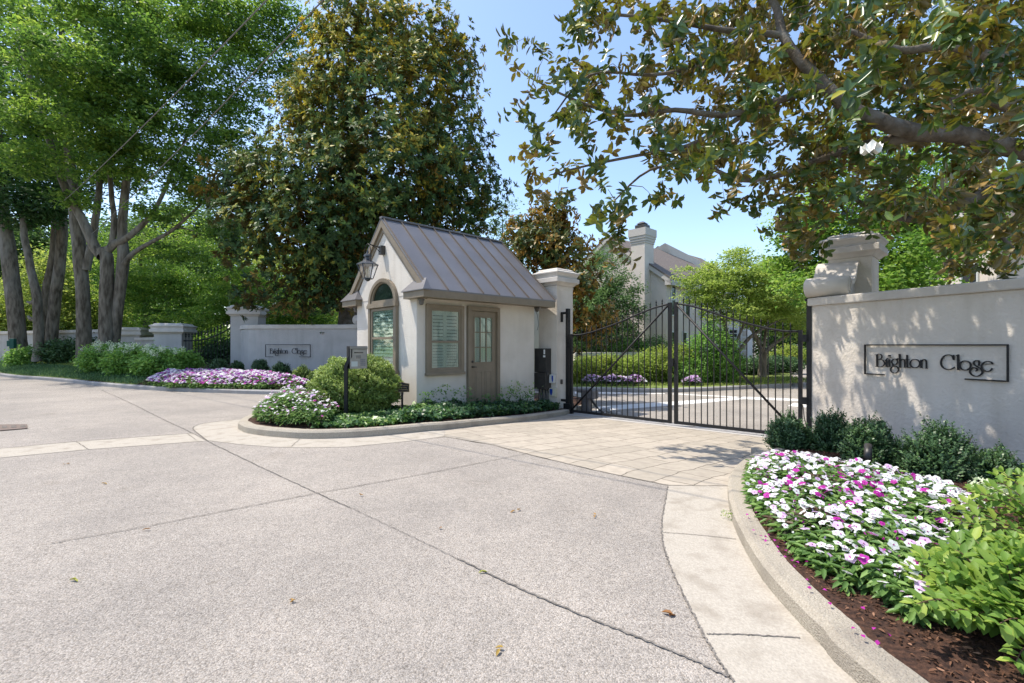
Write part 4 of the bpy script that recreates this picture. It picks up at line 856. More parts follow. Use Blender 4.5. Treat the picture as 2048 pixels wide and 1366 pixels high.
m = MB(); pl(m, 1.06, .006); m.build("border", GOLD, pq)
m = MB(); pl(m, .97, .012); m.build("panel", mat("plaque_black", (.015, .013, .014), rough=.5), pq)
def text(s, size, loc, right, nrm, m, par, name="lettering"):
    cu_ = bpy.data.curves.new(name, 'FONT'); cu_.body = s; cu_.size = size; cu_.align_x = 'CENTER'; cu_.align_y = 'CENTER'; cu_.extrude = .001
    t = bpy.data.objects.new(name, cu_); C.objects.link(t); bpy.context.view_layer.update()
    me = bpy.data.meshes.new_from_object(t.evaluated_get(bpy.context.evaluated_depsgraph_get())); bpy.data.objects.remove(t); me.materials.append(m)
    R = Matrix((right, Vector((0, 0, 1)), nrm)).transposed().to_4x4(); me.transform(Matrix.Translation(Vector(loc)-ORG[par]) @ R)
    o = bpy.data.objects.new(name, me); C.objects.link(o); o.parent = par; ORG[o] = ORG[par]; return o
for i, s in enumerate(("Private Property", "No Soliciting", "No Trespassing")):
    text(s, .034, c+n3*.0145+Vector((0, 0, .045-.042*i)), r3, n3, GOLD, pq)
# up-light in the right bed
m = MB(); X, Y = 4.05, 5.35; m.tube([(X, Y, .02), (X, Y, .12), (X-.02, Y-.0, .13)], .02, 8); m.tube([(X-.03, Y-.04, .12), (X+.05, Y+.06, .27)], .04, 12); ul = m.build("spot_light", BRONZE, org=(X, Y, .1)); tag(ul, "small black garden spotlight between two boxwoods at the right wall", "spotlight")
m = MB(); X, Y = G(222, 764); X, Y = X, Y+.5; m.lathe((X, Y, lawn_h(X, Y)), [(.06, 0), (.06, .12), (.09, .13), (.09, .16), (0, .17)], 10); tag(m.build("path_light", BRONZE, org=(X, Y, .1)), "small dark ground light on the mulch below the white hydrangeas", "garden light")

# ---- overhead wires
WIRE = mat("wire_grey", (.16, .15, .14), rough=.7)
for nm, (a, b) in enumerate([((527, 0, 7.05), (200, 342, 13.9)), ((640, 0, 7.05), (262, 400, 14.6))]):
    p, q = P(*a), P(*b); d = (p-q); s0 = q-d*.55; e0 = p+d*1.5
    m = MB(); m.tube([s0.lerp(e0, f)+Vector((0, 0, -.35*4*f*(1-f)+.3)) for f in np.linspace(0, 1, 24)], .011, 5)
    tag(m.build("overhead_wire", WIRE, org=p), ["upper overhead wire crossing the leafy left trees", "lower overhead wire reaching down toward the left trunks"][nm], "wire", "overhead wires")

# ================================================================ BACKGROUND HOUSES
HW = mat("house_stucco", (.64, .57, .50), (.60, .535, .47), scale=2, rough=.9, bump=.2, bscale=40, third=(.47, .42, .38), tscale=.5)
SHING = mat("roof_shingle", (.20, .165, .14), (.12, .10, .09), scale=22, rough=.95, bump=.6, bscale=30)
HTRIM = mat("house_trim", (.50, .46, .42), rough=.7)
FRW = mat("window_white", (.62, .64, .62), rough=.5)
def house(label, corner, wdt, dep, zb, ze, zr, A=dR, Bd=dL, wm=HW, hasroof=True, ov=.35, name="townhouse"):
    """gable wall along Bd from the corner, side wall along A"""
    h = thing(name, (corner[0], corner[1], zb), label, "house", "houses inside the gate")
    Q = lambda t, s, z: Vector((corner[0]+A[0]*t+Bd[0]*s, corner[1]+A[1]*t+Bd[1]*s, z))
    mb = MB(); v = Q(dep, 0, 0)-Q(0, 0, 0); mb.prism([Q(0, s, z) for s, z in [(0, zb), (0, ze), (wdt/2, zr), (wdt, ze), (wdt, zb)]], v); w_ = mb.build("wall", wm, h)
    if hasroof:
        mb = MB(); sl = (zr-ze)/(wdt/2)
        for sg in (0, 1):
            S = (lambda s: s) if sg == 0 else (lambda s: wdt-s)
            mb.prism([Q(-ov*.6, S(wdt/2), zr+.12), Q(dep+ov, S(wdt/2), zr+.12), Q(dep+ov, S(-ov), ze+.12-sl*ov), Q(-ov*.6, S(-ov), ze+.12-sl*ov)], (0, 0, -.1))
        mb.build("roof", SHING, h)
        mb = MB()
        for sg in (0, 1):
            S = (lambda s: s) if sg == 0 else (lambda s: wdt-s)
            a, b = Q(-ov*.55, S(wdt/2), zr+.02), Q(-ov*.55, S(-ov), ze+.02-sl*ov); mb.prism([a, b, b-Vector((0, 0, .28)), a-Vector((0, 0, .28))], (Q(.1, 0, 0)-Q(0, 0, 0)))
        e = ze-sl*ov
        mb.prism([Q(-ov*.55, -ov, e-.28), Q(-ov*.55, -ov, e+.0), Q(-ov*.55, 0, e+.0), Q(-ov*.55, 0, e-.28)], Q(dep+ov, 0, 0)-Q(0, 0, 0))
        mb.build("cornice", HTRIM, h)
    return h, Q
def hwin(par, Pf, u0, u1, z0, z1, sides=True):
    m = MB(); rect_frame(m, Pf, u0, u1, z0, z1, .07, .0, .06); pbox(m, Pf, u0+.07, u1-.07, 0, .055, (z0+z1)/2-.03, (z0+z1)/2+.03); w_ = m.build("window", FRW, par)
    m = MB(); pbox(m, Pf, u0+.07, u1-.07, .0, .02, z0+.07, z1-.07); m.build("pane", DARKGL, w_)
HC = (8.55, 26.0)
hs, HQ = house("beige stucco townhouse with a tall chimney behind the gate", HC, 7.66, 8.6, -.6, 5.25, 8.0)
sf = lambda u, d, z: HQ(u, -d, z); ff = lambda u, d, z: HQ(-d, u, z)
for u0, u1, z0, z1 in [(.45, 1.0, 3.05, 4.9), (.45, 1.0, -.1, 2.2), (1.75, 2.35, .0, 2.2), (2.1, 2.7, 3.05, 4.9), (4, 4.7, 3.0, 4.9), (4, 4.7, 0, 2.1)]: hwin(hs, sf, u0, u1, z0, z1)
for u0, u1, z0, z1 in [(4.6, 5.6, 3.0, 4.7), (6.0, 7.2, .3, 2.0)]: hwin(hs, ff, u0, u1, z0, z1)
m = MB(); q = lambda a, b, z: HQ(-a, b, z)
def crect(a0, a1, b0, b1, z): return [q(a0, b0, z), q(a1, b0, z), q(a1, b1, z), q(a0, b1, z)]
m.loft([crect(-.3, .68, .95, 1.82, z) for z in (-.6, 7.15)]); ch = m.build("chimney", HW, hs)
m = MB()
for o_, z0, z1 in ((.03, 7.15, 7.28), (.06, 7.28, 7.42), (.09, 7.42, 7.56), (.12, 7.56, 7.98)): m.loft([crect(-.3-o_, .68+o_, .95-o_, 1.82+o_, z) for z in (z0, z1)])
m.build("chimney_crown", HTRIM, ch)
m = MB(); m.loft([crect(-.1, .5, 1.08, 1.68, z) for z in (7.98, 8.25)]); cc = q(.2, 1.38, 8.22); m.lathe((cc.x, cc.y, 8.2), [(.2, 0), (.2, .1), (.36, .12), (.12, .26), (0, .28)], 4, False); m.build("flue_cap", BRONZE, ch)
# parapet gable of the next house
hb, Q2 = house("second beige townhouse with a stepped parapet gable, behind the chimney house", (13.6, 33.8), 6.6, 7, -.6, 6.6, 8.9)
m = MB(); m.prism([P(1298, 505, 33.2), P(1330, 486, 33.2), P(1398, 520, 34.5), P(1398, 600, 34.5), P(1298, 600, 33.2)], (.2, .25, 0)); m.build("parapet", HW, hb)
hwin(hb, lambda u, d, z: Q2(u, -d, z), 1, 2, 3, 4.6)
hL, QL = house("low beige wing with dark windows behind the rusty magnolia", (4.6, 23.2), 5.5, 6, -.6, 2.6, 4.3, A=np.array([.26, .966]), Bd=np.array([-.966, .26]), name="house_wing")
lf_ = lambda u, d, z: QL(-d, u, z)
for u0, u1, z0, z1 in [(.15, .75, .85, 1.95), (.85, 1.9, .85, 1.95)]: hwin(hL, lf_, u0, u1, z0, z1)
hw2, QW = house("white painted house with tall windows behind the small tree", (17.2, 34.5), 9, 8, -.6, 4.2, 6.6, A=np.array([.5, .866]), Bd=np.array([-.866, .5]), wm=mat("white_house", (.70, .71, .73), (.64, .65, .67), scale=3, rough=.8), name="townhouse")
for u0, u1, z0, z1 in [(.55, 1.35, .0, 1.7), (.55, 1.35, 1.95, 2.6), (3, 3.9, 0, 1.7)]: hwin(hw2, lambda u, d, z: QW(-d, u, z), u0, u1, z0, z1)
m = MB()
for k in range(9): m.box(QW(-.05, -.02, -.4+k*.5), QW(-.05, .25, 0)-QW(-.05, -.02, 0), QW(.05, -.02, 0)-QW(-.05, -.02, 0), (0, 0, .36))
m.build("quoin", HTRIM, hw2)
h3, Q3 = house("distant white house at the end of the inner street", (31, 50), 9, 9, -.6, 4.5, 7, A=np.array([.5, .866]), Bd=np.array([-.866, .5]), wm=WHITEP)
for k in range(4): hwin(h3, lambda u, d, z: Q3(-d, u, z), .8+k*2.1, 1.8+k*2.1, .2, 2.2)
h4, Q4 = house("tall beige house glimpsed above the wall at the far right", (15.9, 15.2), 6.5, 9, -.6, 4.9, 7.2, A=np.array([.95, -.3]), Bd=np.array([.3, .95]))
h4b = Q4
for u0, u1 in ((1.2, 2.2), (4, 5)): hwin(h4, lambda u, d, z: Q4(-d, u, z), u0, u1, 2.9, 4.3)
h5, Q5 = house("grey roofed house glimpsed through the trees behind the curved wall", (-7.4, 44), 8, 8, 0, 2.6, 6.2, A=np.array([-.3, .95]), Bd=np.array([-.95, -.3]))
# garden retaining wall by the chimney house
gw = thing("garden_wall", (6, 21, -.4), "low beige garden wall in front of the chimney house", "wall")
mb = MB(); a, b = P(1150, 715, 20.5), P(1405, 715, 22.5); a.z = b.z = -.6; mb.box(a, b-a, (-.05, .3, 0), (0, 0, 1.55)); mb.build("panel", HW, gw)
mb = MB(); mb.box(a+Vector((0, -.06, 1.55)), b-a, (-.07, .42, 0), (0, 0, .14)); mb.build("coping", TRIM, gw)
# flag and small lantern posts at the far end
fg = thing("flag", (19.3, 32, -.3), "small striped flag hanging from an angled pole at the far right", "flag"); p0 = P(1592, 706, 32)
m = MB(); m.tube([P(1588, 735, 32), P(1593, 704, 32)], .02, 5); m.build("pole", WHITEP, fg)
RED = mat("flag_red", (.42, .02, .03), rough=.8); BLU = mat("flag_blue", (.02, .03, .15), rough=.8)
m = MB()
for k in range(9):
    m.cur = k % 2; a = P(1580+k*1.7, 712+k*.6, 32.0+.04*math.sin(k)); b = P(1581.7+k*1.7, 712.6+k*.6, 32.0+.04*math.sin(k+1)); d = Vector((.12, 0, -.62))
    m.add([a, b, b+d, a+d], [(0, 1, 2, 3)])
m.cur = 2; a = P(1579, 708, 31.97); m.add([a, a+Vector((.34, 0, -.1)), a+Vector((.38, 0, -.42)), a+Vector((.02, 0, -.32))], [(0, 1, 2, 3)]); o = m.build("cloth", [RED, WHITEP, BLU], fg); sd = o.modifiers.new("thick", 'SOLIDIFY'); sd.thickness = .01
lp = thing("lamp_post", (13.3, 26, -.4), "slim black lamp post beyond the right gate leaf", "lamp post"); X, Y = 14.8, 26.5
m = MB(); m.lathe((X, Y, -.4), [(.12, 0), (.10, .12), (.04, .2), (.035, 2.3), (.06, 2.35), (.03, 2.4)], 10); m.build("post", IRON, lp)
m = MB(); m.lathe((X, Y, 2.0), [(.06, 0), (.12, .28), (.16, .3), (.03, .42), (0, .5)], 6, False); m.build("lantern", IRON, lp)
mbx = thing("mailbox", (17.6, 31, -.4), "low black mailbox pedestal beside the distant flag", "mailbox"); c = P(1563, 737, 31)
m = MB(); m.cbox((c.x, c.y, c.z+.05), .75, .4, .2); m.cbox((c.x, c.y, c.z+.17), .85, .45, .04); m.build("box", IRON, mbx, bevel=.02); m = MB(); m.cbox((c.x, c.y, (c.z-.4)/2), .14, .14, c.z+.4); m.build("post", IRON, mbx)

# ================================================================ INNER VERGE (beyond the gate)
vk = [G(x, y) for x, y in [(1100, 783), (1170, 782.5), (1300, 785), (1400, 783), (1500, 778), (1560, 774.5), (1586, 772), (1596, 766.5)]]
vk = [(-4, 19.0), (-.5, 18.9)] + vk + [(22, 40), (24, 52)]
vP = smooth_path(vk, 5); mb = MB(); sweep(mb, vP, kprof(.2, .15), gz, 1); struct(mb.build("kerb_inner_street", KERBG))
def verge_h(x, y): return -.37+.15+.0+min(.3, .05*max(0, y-20))
verge = [tuple(p) for p in offset_path(vP, .18)] + [(24, 62), (-4, 62)]
vg = [p for p in verge]; struct(drape("inner_verge", vg, verge_h, mat("verge_grass", (.12, .17, .04), (.20, .24, .07), scale=4, rough=1, bump=.4, bscale=50), 1.2))

# ================================================================ TREES
def bark_tube(m, pts, r, n=9):
    pts = [Vector(p) for p in pts]; out = []; rr = []
    for i in range(len(pts)-1):
        for q in range(4):
            f = q/4; p0, p1, p2, p3 = pts[max(i-1, 0)], pts[i], pts[i+1], pts[min(i+2, len(pts)-1)]
            out.append(.5*((2*p1)+(-p0+p2)*f+(2*p0-5*p1+4*p2-p3)*f*f+(-p0+3*p1-3*p2+p3)*f**3)+Vector((random.uniform(-1, 1), random.uniform(-1, 1), 0))*r[i]*.06); rr.append(r[i]*(1-f)+r[i+1]*f)
    out.append(pts[-1]); rr.append(r[-1]); m.tube(out, rr, n, cap=False); return out, rr
def branches(m, skel, cen, cnt, r0=.05, sag=.1):
    """thin branches from skeleton points to clump centres"""
    sk = np.array([s[0][:] for s in skel]); sr = [s[1] for s in skel]; idx = RS.choice(len(cen), min(cnt, len(cen)), replace=False)
    idx = sorted(idx, key=lambda i: np.min(np.linalg.norm(sk-cen[i], axis=1))); n0 = len(sk)
    for i in idx:
        c = cen[i]; d = np.linalg.norm((sk-c)*[1, 1, .8], axis=1)+np.where(sk[:, 2] > c[2]+.3, 1.2, 0); j = int(np.argmin(d)); a = Vector(sk[j]); b = Vector(c)
        L = (b-a).length
        if L < .2: continue
        r_ = min(sr[j]*.7, r0*(.4+L*.22)); sk = np.vstack([sk, a.lerp(b, .6)[:], b[:]]); sr += [r_*.55, r_*.35]
        md = a.lerp(b, .5)+Vector((random.uniform(-.12, .12)*L, random.uniform(-.12, .12)*L, .08*L)); r = r_
        m.tube([a, a.lerp(md, .55)+Vector((0, 0, .02*L)), md, md.lerp(b, .5), b], [r, r*.8, r*.6, r*.4, r*.2], 5, cap=False)
def tree(name, label, trunks, lm, blobs, ncl, per, L, W, clr, bm=BARK, group="trees", nb=80, r0=.05, **k):
    base = trunks[0][0][0]; t = thing(name, base, label, "tree", group)
    m = MB(); sk_ = []
    for pts, r in trunks:
        o, rr = bark_tube(m, pts, r); sk_ += list(zip(o, rr))
    f, cen = crown("crown", t, lm, blobs, ncl, per, L, W, clr, **k)
    hi = [s for s in sk_ if s[0].z > base[2]+1.2] or sk_
    branches(m, hi, cen, nb, r0); m.build("trunk", bm, t); return t
def PB(px, py, Y, rx, rz, ry=None, w=1.0):
    """ellipsoid centred at a sight point, radii given in full-size pixels"""
    p = P(px, py, Y); return (p.x, p.y, p.z, rx*Y/F, (ry if ry else rx*Y/F*.8), rz*Y/F, w)
def TP(Y, *pp): return [P(x, y, Y+(q[0] if q else 0)) for x, y, *q in pp]
GT = "tall trees on the left lawn"
# forked tree (hero left)
tree("shade_tree", "forked grey tree with spreading low limbs behind the white hydrangeas", [
    (TP(21, (216, 722), (213, 690), (212, 600), (214, 520), (205, 500)), [0.37, 0.31, 0.27, 0.25, 0.22]),
    (TP(21, (205, 512), (188, 490), (165, 440, -.2), (135, 385, -.4), (112, 320, -.5), (80, 220, -1), (40, 90, -1.5)), [0.24, 0.21, 0.18, 0.16, 0.14, 0.11, 0.07]),
    (TP(21, (206, 512), (228, 488), (250, 478), (284, 450), (312, 415), (350, 330), (400, 200)), [0.18, 0.16, 0.14, 0.11, 0.09, 0.07, 0.04]),
    (TP(21.2, (225, 722), (231, 660), (238, 590), (247, 520), (244, 470), (248, 400), (262, 300), (290, 120)), [0.22, 0.21, 0.22, 0.24, 0.20, 0.17, 0.13, 0.07]),
    (TP(21.1, (248, 528), (268, 505), (310, 480), (352, 455), (420, 390)), [0.13, 0.10, 0.08, 0.07, 0.04]),
    (TP(21, (222, 495), (228, 440), (222, 380), (215, 250), (230, 100)), [0.13, 0.11, 0.10, 0.08, 0.04])],
    L_ELM, [PB(330, 290, 20, 120, 60), PB(190, 250, 19, 110, 60), PB(430, 190, 21, 110, 80), PB(300, 120, 20, 120, 70), PB(480, 60, 22, 90, 60), PB(120, 130, 18, 110, 70), PB(60, 320, 19, 80, 35), PB(370, 370, 20, 70, 22), PB(455, 300, 21, 75, 50), PB(200, 10, 20, 130, 50), PB(380, 20, 21, 110, 50), PB(545, 30, 22, 60, 50, w=.6), PB(240, 330, 20, 80, 28), PB(440, 400, 20.5, 60, 22), PB(470, 460, 21.5, 70, 40, w=.7), PB(330, 425, 20.8, 60, 16, w=.7), PB(150, 400, 20.5, 50, 14, w=.6), PB(370, 500, 22.5, 50, 26, w=.6), PB(420, 530, 22, 40, 24, w=.5), PB(590, 60, 22, 50, 50, w=.7), PB(560, 150, 22, 50, 40, w=.6), PB(250, 190, 19, 70, 50), PB(40, 230, 18.5, 80, 50)],
    1250, 50, .19, .09, .46, group=GT, nb=420, r0=.06, rnd=(0, 1), up=.75, flat=.28, rmin=.3)
tree("shade_tree", "straight brown barked tree standing alone at the front of the lawn", [
    (TP(22.5, (170, 742), (168, 700), (166, 600), (158, 500), (150, 430), (140, 330), (128, 180), (122, 40)), [0.38, 0.31, 0.27, 0.28, 0.25, 0.21, 0.15, 0.10]),
    (TP(22.5, (172, 540), (185, 480), (192, 430), (198, 380), (205, 250), (190, 100)), [0.18, 0.16, 0.15, 0.13, 0.10, 0.06])],
    L_ELM, [PB(110, 60, 23, 150, 90), PB(60, 200, 22, 120, 90), PB(240, 160, 24, 140, 110), PB(20, 60, 22, 110, 90), PB(180, 310, 23, 130, 70), PB(250, 350, 23, 80, 35), PB(370, 20, 24, 130, 70)],
    520, 48, .21, .10, .5, group=GT, nb=220, r0=.07, up=.75, flat=.3, rmin=.3)
tree("shade_tree", "thickest pale trunked tree at the far left with a green box", [
    (TP(25, (40, 722), (37, 700), (28, 600), (16, 500), (4, 420), (-6, 330), (-10, 150)), [0.46, 0.37, 0.35, 0.33, 0.31, 0.27, 0.18])],
    L_ELM, [PB(-40, 120, 25, 130, 110), PB(-20, 300, 25, 110, 80), PB(60, 360, 25, 90, 50), PB(-60, -40, 25, 170, 90)], 300, 44, .22, .10, .55, group=GT, nb=90, r0=.08, up=.75, flat=.3, rmin=.3, rnd=(0, .8))
tree("shade_tree", "slender crooked tree with burls beside the thickest trunk", [
    (TP(24, (76, 722), (77, 690), (74, 600), (66, 560), (58, 520), (48, 470), (44, 430), (20, 395), (0, 380)), [0.27, 0.21, 0.20, 0.18, 0.16, 0.15, 0.12, 0.08, 0.05]),
    (TP(24, (70, 600), (62, 606), (54, 603)), [0.10, 0.09, 0.04]), (TP(24, (72, 640), (62, 638), (56, 632)), [0.09, 0.10, 0.05])],
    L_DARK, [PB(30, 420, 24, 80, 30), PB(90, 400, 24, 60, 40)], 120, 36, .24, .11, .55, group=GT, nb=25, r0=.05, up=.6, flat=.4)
tree("shade_tree", "twin stemmed tree leaning right between the crooked and straight trunks", [
    (TP(26, (98, 722), (102, 690), (110, 600), (118, 540), (124, 470), (120, 400), (112, 300), (110, 150)), [0.36, 0.28, 0.27, 0.26, 0.25, 0.22, 0.18, 0.11]),
    (TP(26.3, (86, 722), (86, 640), (92, 580), (104, 520), (108, 470), (110, 420)), [0.19, 0.18, 0.18, 0.18, 0.15, 0.12])],
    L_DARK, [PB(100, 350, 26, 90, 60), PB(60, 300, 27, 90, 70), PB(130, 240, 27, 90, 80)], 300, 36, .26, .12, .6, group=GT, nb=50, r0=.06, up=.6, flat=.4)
m = MB(); c = P(25, 687, 24.2); m.cbox((c.x+.02, c.y, c.z), .24, .16, .5); m.cbox((c.x-.14, c.y-.02, c.z+.0), .16, .14, .3); tag(m.build("meter_box", mat("box_green", (.01, .07, .055), rough=.5), org=c, bevel=.02), "small dark green box fixed to the thickest left trunk", "box")

# great magnolia behind the left wall
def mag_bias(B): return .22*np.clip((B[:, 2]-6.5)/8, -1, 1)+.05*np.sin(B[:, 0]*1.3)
tree("magnolia_tree", "huge dark southern magnolia with golden leaf tips behind the gatehouse", [
    (TP(19.7, (704, 700), (702, 640), (700, 560), (705, 420), (716, 280), (730, 120), (736, 20)), [.62, .5, .42, .34, .24, .13, .06]),
    (TP(19.2, (702, 560), (660, 480), (610, 420), (560, 380)), [.2, .15, .1, .06]), (TP(19.2, (704, 520), (780, 430), (860, 350), (930, 300)), [.2, .15, .1, .06])],
    L_MAG, [PB(740, 60, 19.7, 100, 80), PB(830, 90, 19.7, 85, 70), PB(690, 120, 19.2, 75, 90), PB(870, 170, 19.2, 75, 70), PB(615, 200, 19.4, 50, 60), PB(905, 110, 19.7, 45, 55), PB(760, 200, 18.2, 140, 90), PB(650, 260, 19.2, 90, 80), PB(890, 280, 19.2, 85, 80),
            PB(930, 370, 19.2, 80, 60), PB(780, 340, 17.7, 150, 90), PB(620, 360, 18.2, 130, 80), PB(520, 370, 18.7, 75, 50), PB(500, 430, 18.2, 80, 35), PB(460, 380, 18.5, 60, 40, w=.7), PB(640, 460, 17.7, 130, 70), PB(800, 430, 18.2, 120, 60), PB(920, 430, 19.2, 70, 45),
            PB(590, 530, 18, 80, 36), PB(670, 550, 18.2, 80, 60), PB(650, 590, 18.4, 50, 24), PB(490, 500, 18.2, 60, 20, w=.7), PB(530, 590, 18, 60, 14, w=.7), PB(590, 608, 18, 50, 12, w=.7), PB(690, 470, 19.2, 90, 90)],
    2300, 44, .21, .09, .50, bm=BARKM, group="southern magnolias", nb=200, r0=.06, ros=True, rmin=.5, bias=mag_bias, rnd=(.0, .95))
tree("magnolia_tree", "young magnolia with rusty orange leaves behind the gate pier", [
    (TP(14.7, (1128, 800), (1125, 700), (1120, 560), (1112, 420)), [.13, .1, .07, .03])],
    L_MAGR, [PB(1105, 440, 14.7, 48, 45), PB(1080, 500, 14.7, 70, 40), PB(1130, 510, 14.3, 50, 35), PB(1160, 570, 13.7, 38, 28), PB(1180, 640, 13.7, 45, 30), PB(1160, 680, 13.7, 28, 25, w=.6), PB(1050, 470, 15.1, 35, 30)],
    260, 34, .18, .075, .28, bm=BARKM, group="southern magnolias", nb=60, r0=.03, ros=True, rmin=.3, rnd=(.0, .85))

# bright understorey on the left
def simple(label, px, pyb, Y, blobs, lm, ncl, per, L, W, clr, tr=.1, name="garden_tree", group="garden trees behind the left wall", **k):
    top = blobs[0]; b = P(px, pyb, Y)
    return tree(name, label, [([b, Vector((b.x+.1, b.y, b.z*.5+top[2]*.5)), Vector((top[0], top[1], top[2]))], [tr, tr*.7, tr*.35])], lm, blobs, ncl, per, L, W, clr, bm=BARKD, group=group, nb=k.pop('nb', 40), r0=.04, **k)
simple("layered bright green maple above the spiked railing", 300, 720, 26, [PB(330, 600, 26, 90, 30), PB(300, 560, 26, 80, 35), PB(400, 560, 27, 70, 35), PB(370, 640, 25, 80, 25)], L_MAPLE, 300, 60, .15, .09, .5, flat=.3, up=1.2)
simple("low feathery green maple directly behind the curved wall", 560, 720, 23.5, [PB(540, 600, 23.5, 90, 30), PB(480, 560, 24, 70, 30), PB(590, 640, 23, 70, 22), PB(450, 620, 23, 60, 30), PB(640, 640, 23, 45, 22)], L_MAPLE, 300, 60, .14, .08, .45, flat=.3, up=1.2)
simple("open branched tree with hanging foliage above the left railing", 290, 720, 30, [PB(280, 520, 30, 80, 50), PB(350, 480, 30, 70, 50), PB(420, 520, 31, 60, 50), PB(250, 580, 30, 50, 40)], L_ELM, 200, 50, .2, .1, .8, tr=.22, rnd=(.3, 1))
simple("yellow green shrub tree at the left edge behind the trunks", 20, 730, 31, [PB(10, 620, 31, 60, 60), PB(60, 640, 31, 50, 50), PB(-20, 670, 30, 50, 50)], L_YEL, 220, 55, .2, .12, .7, tr=.08)
simple("yellow green dogwood seen between the left trunks", 135, 730, 30, [PB(130, 600, 30, 50, 60), PB(100, 560, 30, 50, 50), PB(160, 650, 30, 50, 40), PB(205, 640, 31, 40, 50)], L_YEL, 240, 55, .2, .12, .7, tr=.08)
simple("pale green willowy tree behind the forked trunks", 250, 730, 34, [PB(240, 640, 34, 50, 60), PB(290, 640, 34, 50, 40), PB(200, 560, 35, 60, 50), PB(180, 500, 35, 50, 50)], L_MAPLE, 220, 50, .22, .12, .8, tr=.1)
simple("sunny maple peeking under the great magnolia", 700, 720, 30, [PB(720, 560, 31, 60, 40), PB(640, 560, 30, 80, 40), PB(560, 540, 30, 80, 40), PB(690, 620, 28, 60, 35), PB(600, 640, 27, 60, 30)], L_YEL, 240, 50, .2, .12, .7, tr=.12)
simple("thin leafy tree between the two magnolias", 1000, 720, 26, [PB(1005, 440, 26, 32, 50), PB(985, 500, 26, 35, 40), PB(1030, 520, 25, 45, 45), PB(1090, 560, 24, 40, 40)], L_CEDAR, 120, 26, .14, .08, .5, tr=.07)

simple("hazy tall tree far behind the crooked trunks", 60, 720, 42, [PB(50, 500, 42, 70, 60), PB(100, 470, 43, 60, 50), PB(-10, 520, 42, 60, 60), PB(160, 520, 43, 50, 40)], L_FAR, 260, 46, .34, .2, 1.0, tr=.25, flat=.6)
simple("hazy spreading tree far behind the forked trunks", 330, 720, 40, [PB(310, 480, 40, 70, 45), PB(380, 450, 41, 70, 50), PB(440, 480, 40, 60, 50), PB(240, 470, 41, 50, 45)], L_FAR, 280, 46, .32, .19, .9, tr=.25, flat=.5)

# behind the gate
GB = "trees along the inner street"
simple("feathery green cedar in front of the chimney house", 1215, 760, 23.1, [PB(1210, 560, 23.1, 50, 50), PB(1200, 620, 22.6, 70, 50), PB(1240, 590, 23.1, 45, 45), PB(1225, 680, 22.6, 60, 45), PB(1180, 600, 22.6, 40, 45), PB(1160, 660, 22.6, 40, 50), PB(1262, 640, 22.6, 22, 40), PB(1205, 515, 23.3, 22, 20)], L_CEDAR, 560, 46, .13, .055, .28, tr=.09, name="cedar_tree", group=GB, flat=.7, rmin=.45)
tree("crape_myrtle", "light green spreading tree just right of the gate centre", [
    (TP(21, (1463, 772), (1462, 740), (1464, 715)), [.2, .16, .15]), (TP(21, (1464, 722), (1456, 690), (1452, 660), (1440, 620), (1420, 570)), [.12, .1, .09, .06, .03]), (TP(21, (1464, 722), (1480, 700), (1500, 675), (1530, 655), (1560, 640)), [.11, .09, .08, .06, .03]), (TP(21, (1462, 735), (1445, 700), (1430, 670)), [.07, .05, .03]), (TP(21, (1466, 700), (1490, 640), (1500, 580)), [.07, .05, .03])],
    L_CRAPE, [PB(1480, 560, 21, 80, 38), PB(1430, 590, 21, 65, 35), PB(1530, 580, 21, 70, 40), PB(1480, 515, 21, 40, 20), PB(1405, 570, 21, 45, 24), PB(1460, 625, 20.6, 65, 20), PB(1560, 620, 21, 50, 30), PB(1375, 545, 21, 25, 14), PB(1550, 545, 21.5, 55, 30), PB(1440, 545, 21.3, 45, 24)],
    720, 34, .13, .06, .28, group=GB, nb=200, r0=.03, flat=.35, rmin=.3)
tree("crape_myrtle", "second spreading tree nearer the right gate post", [
    (TP(22, (1524, 773), (1525, 730), (1526, 706)), [.22, .18, .17]), (TP(22, (1526, 712), (1515, 680), (1500, 650), (1490, 620)), [.11, .09, .07, .04]), (TP(22, (1526, 710), (1545, 690), (1575, 670), (1600, 650)), [.11, .08, .06, .03]), (TP(22, (1526, 706), (1532, 660), (1540, 600)), [.08, .06, .03])],
    L_CRAPE, [PB(1550, 600, 22.5, 70, 38), PB(1590, 600, 22.5, 50, 40), PB(1510, 640, 22, 45, 18), PB(1590, 655, 22, 40, 22), PB(1560, 540, 23, 50, 30)],
    330, 34, .14, .065, .3, group=GB, nb=120, r0=.03, flat=.35, rmin=.3, rnd=(0, .8))
simple("broad bright maple rising behind the right pier", 1660, 700, 13.5, [PB(1640, 500, 14, 70, 60), PB(1760, 520, 13, 90, 60), PB(1700, 440, 14, 90, 60), PB(1850, 500, 13.5, 80, 60), PB(1610, 450, 14, 55, 45), PB(1820, 420, 14, 100, 50), PB(1600, 520, 14.5, 50, 60), PB(1950, 470, 14, 80, 50), PB(1660, 570, 13, 80, 40), PB(1800, 570, 12.5, 80, 35), PB(1700, 330, 15, 90, 60, w=.6), PB(1850, 340, 15, 90, 60, w=.6), PB(1990, 380, 15, 70, 60, w=.6)], L_MAPLE, 620, 60, .12, .085, .38, tr=.2, name="maple_tree", group=GB, flat=.5, nb=90)

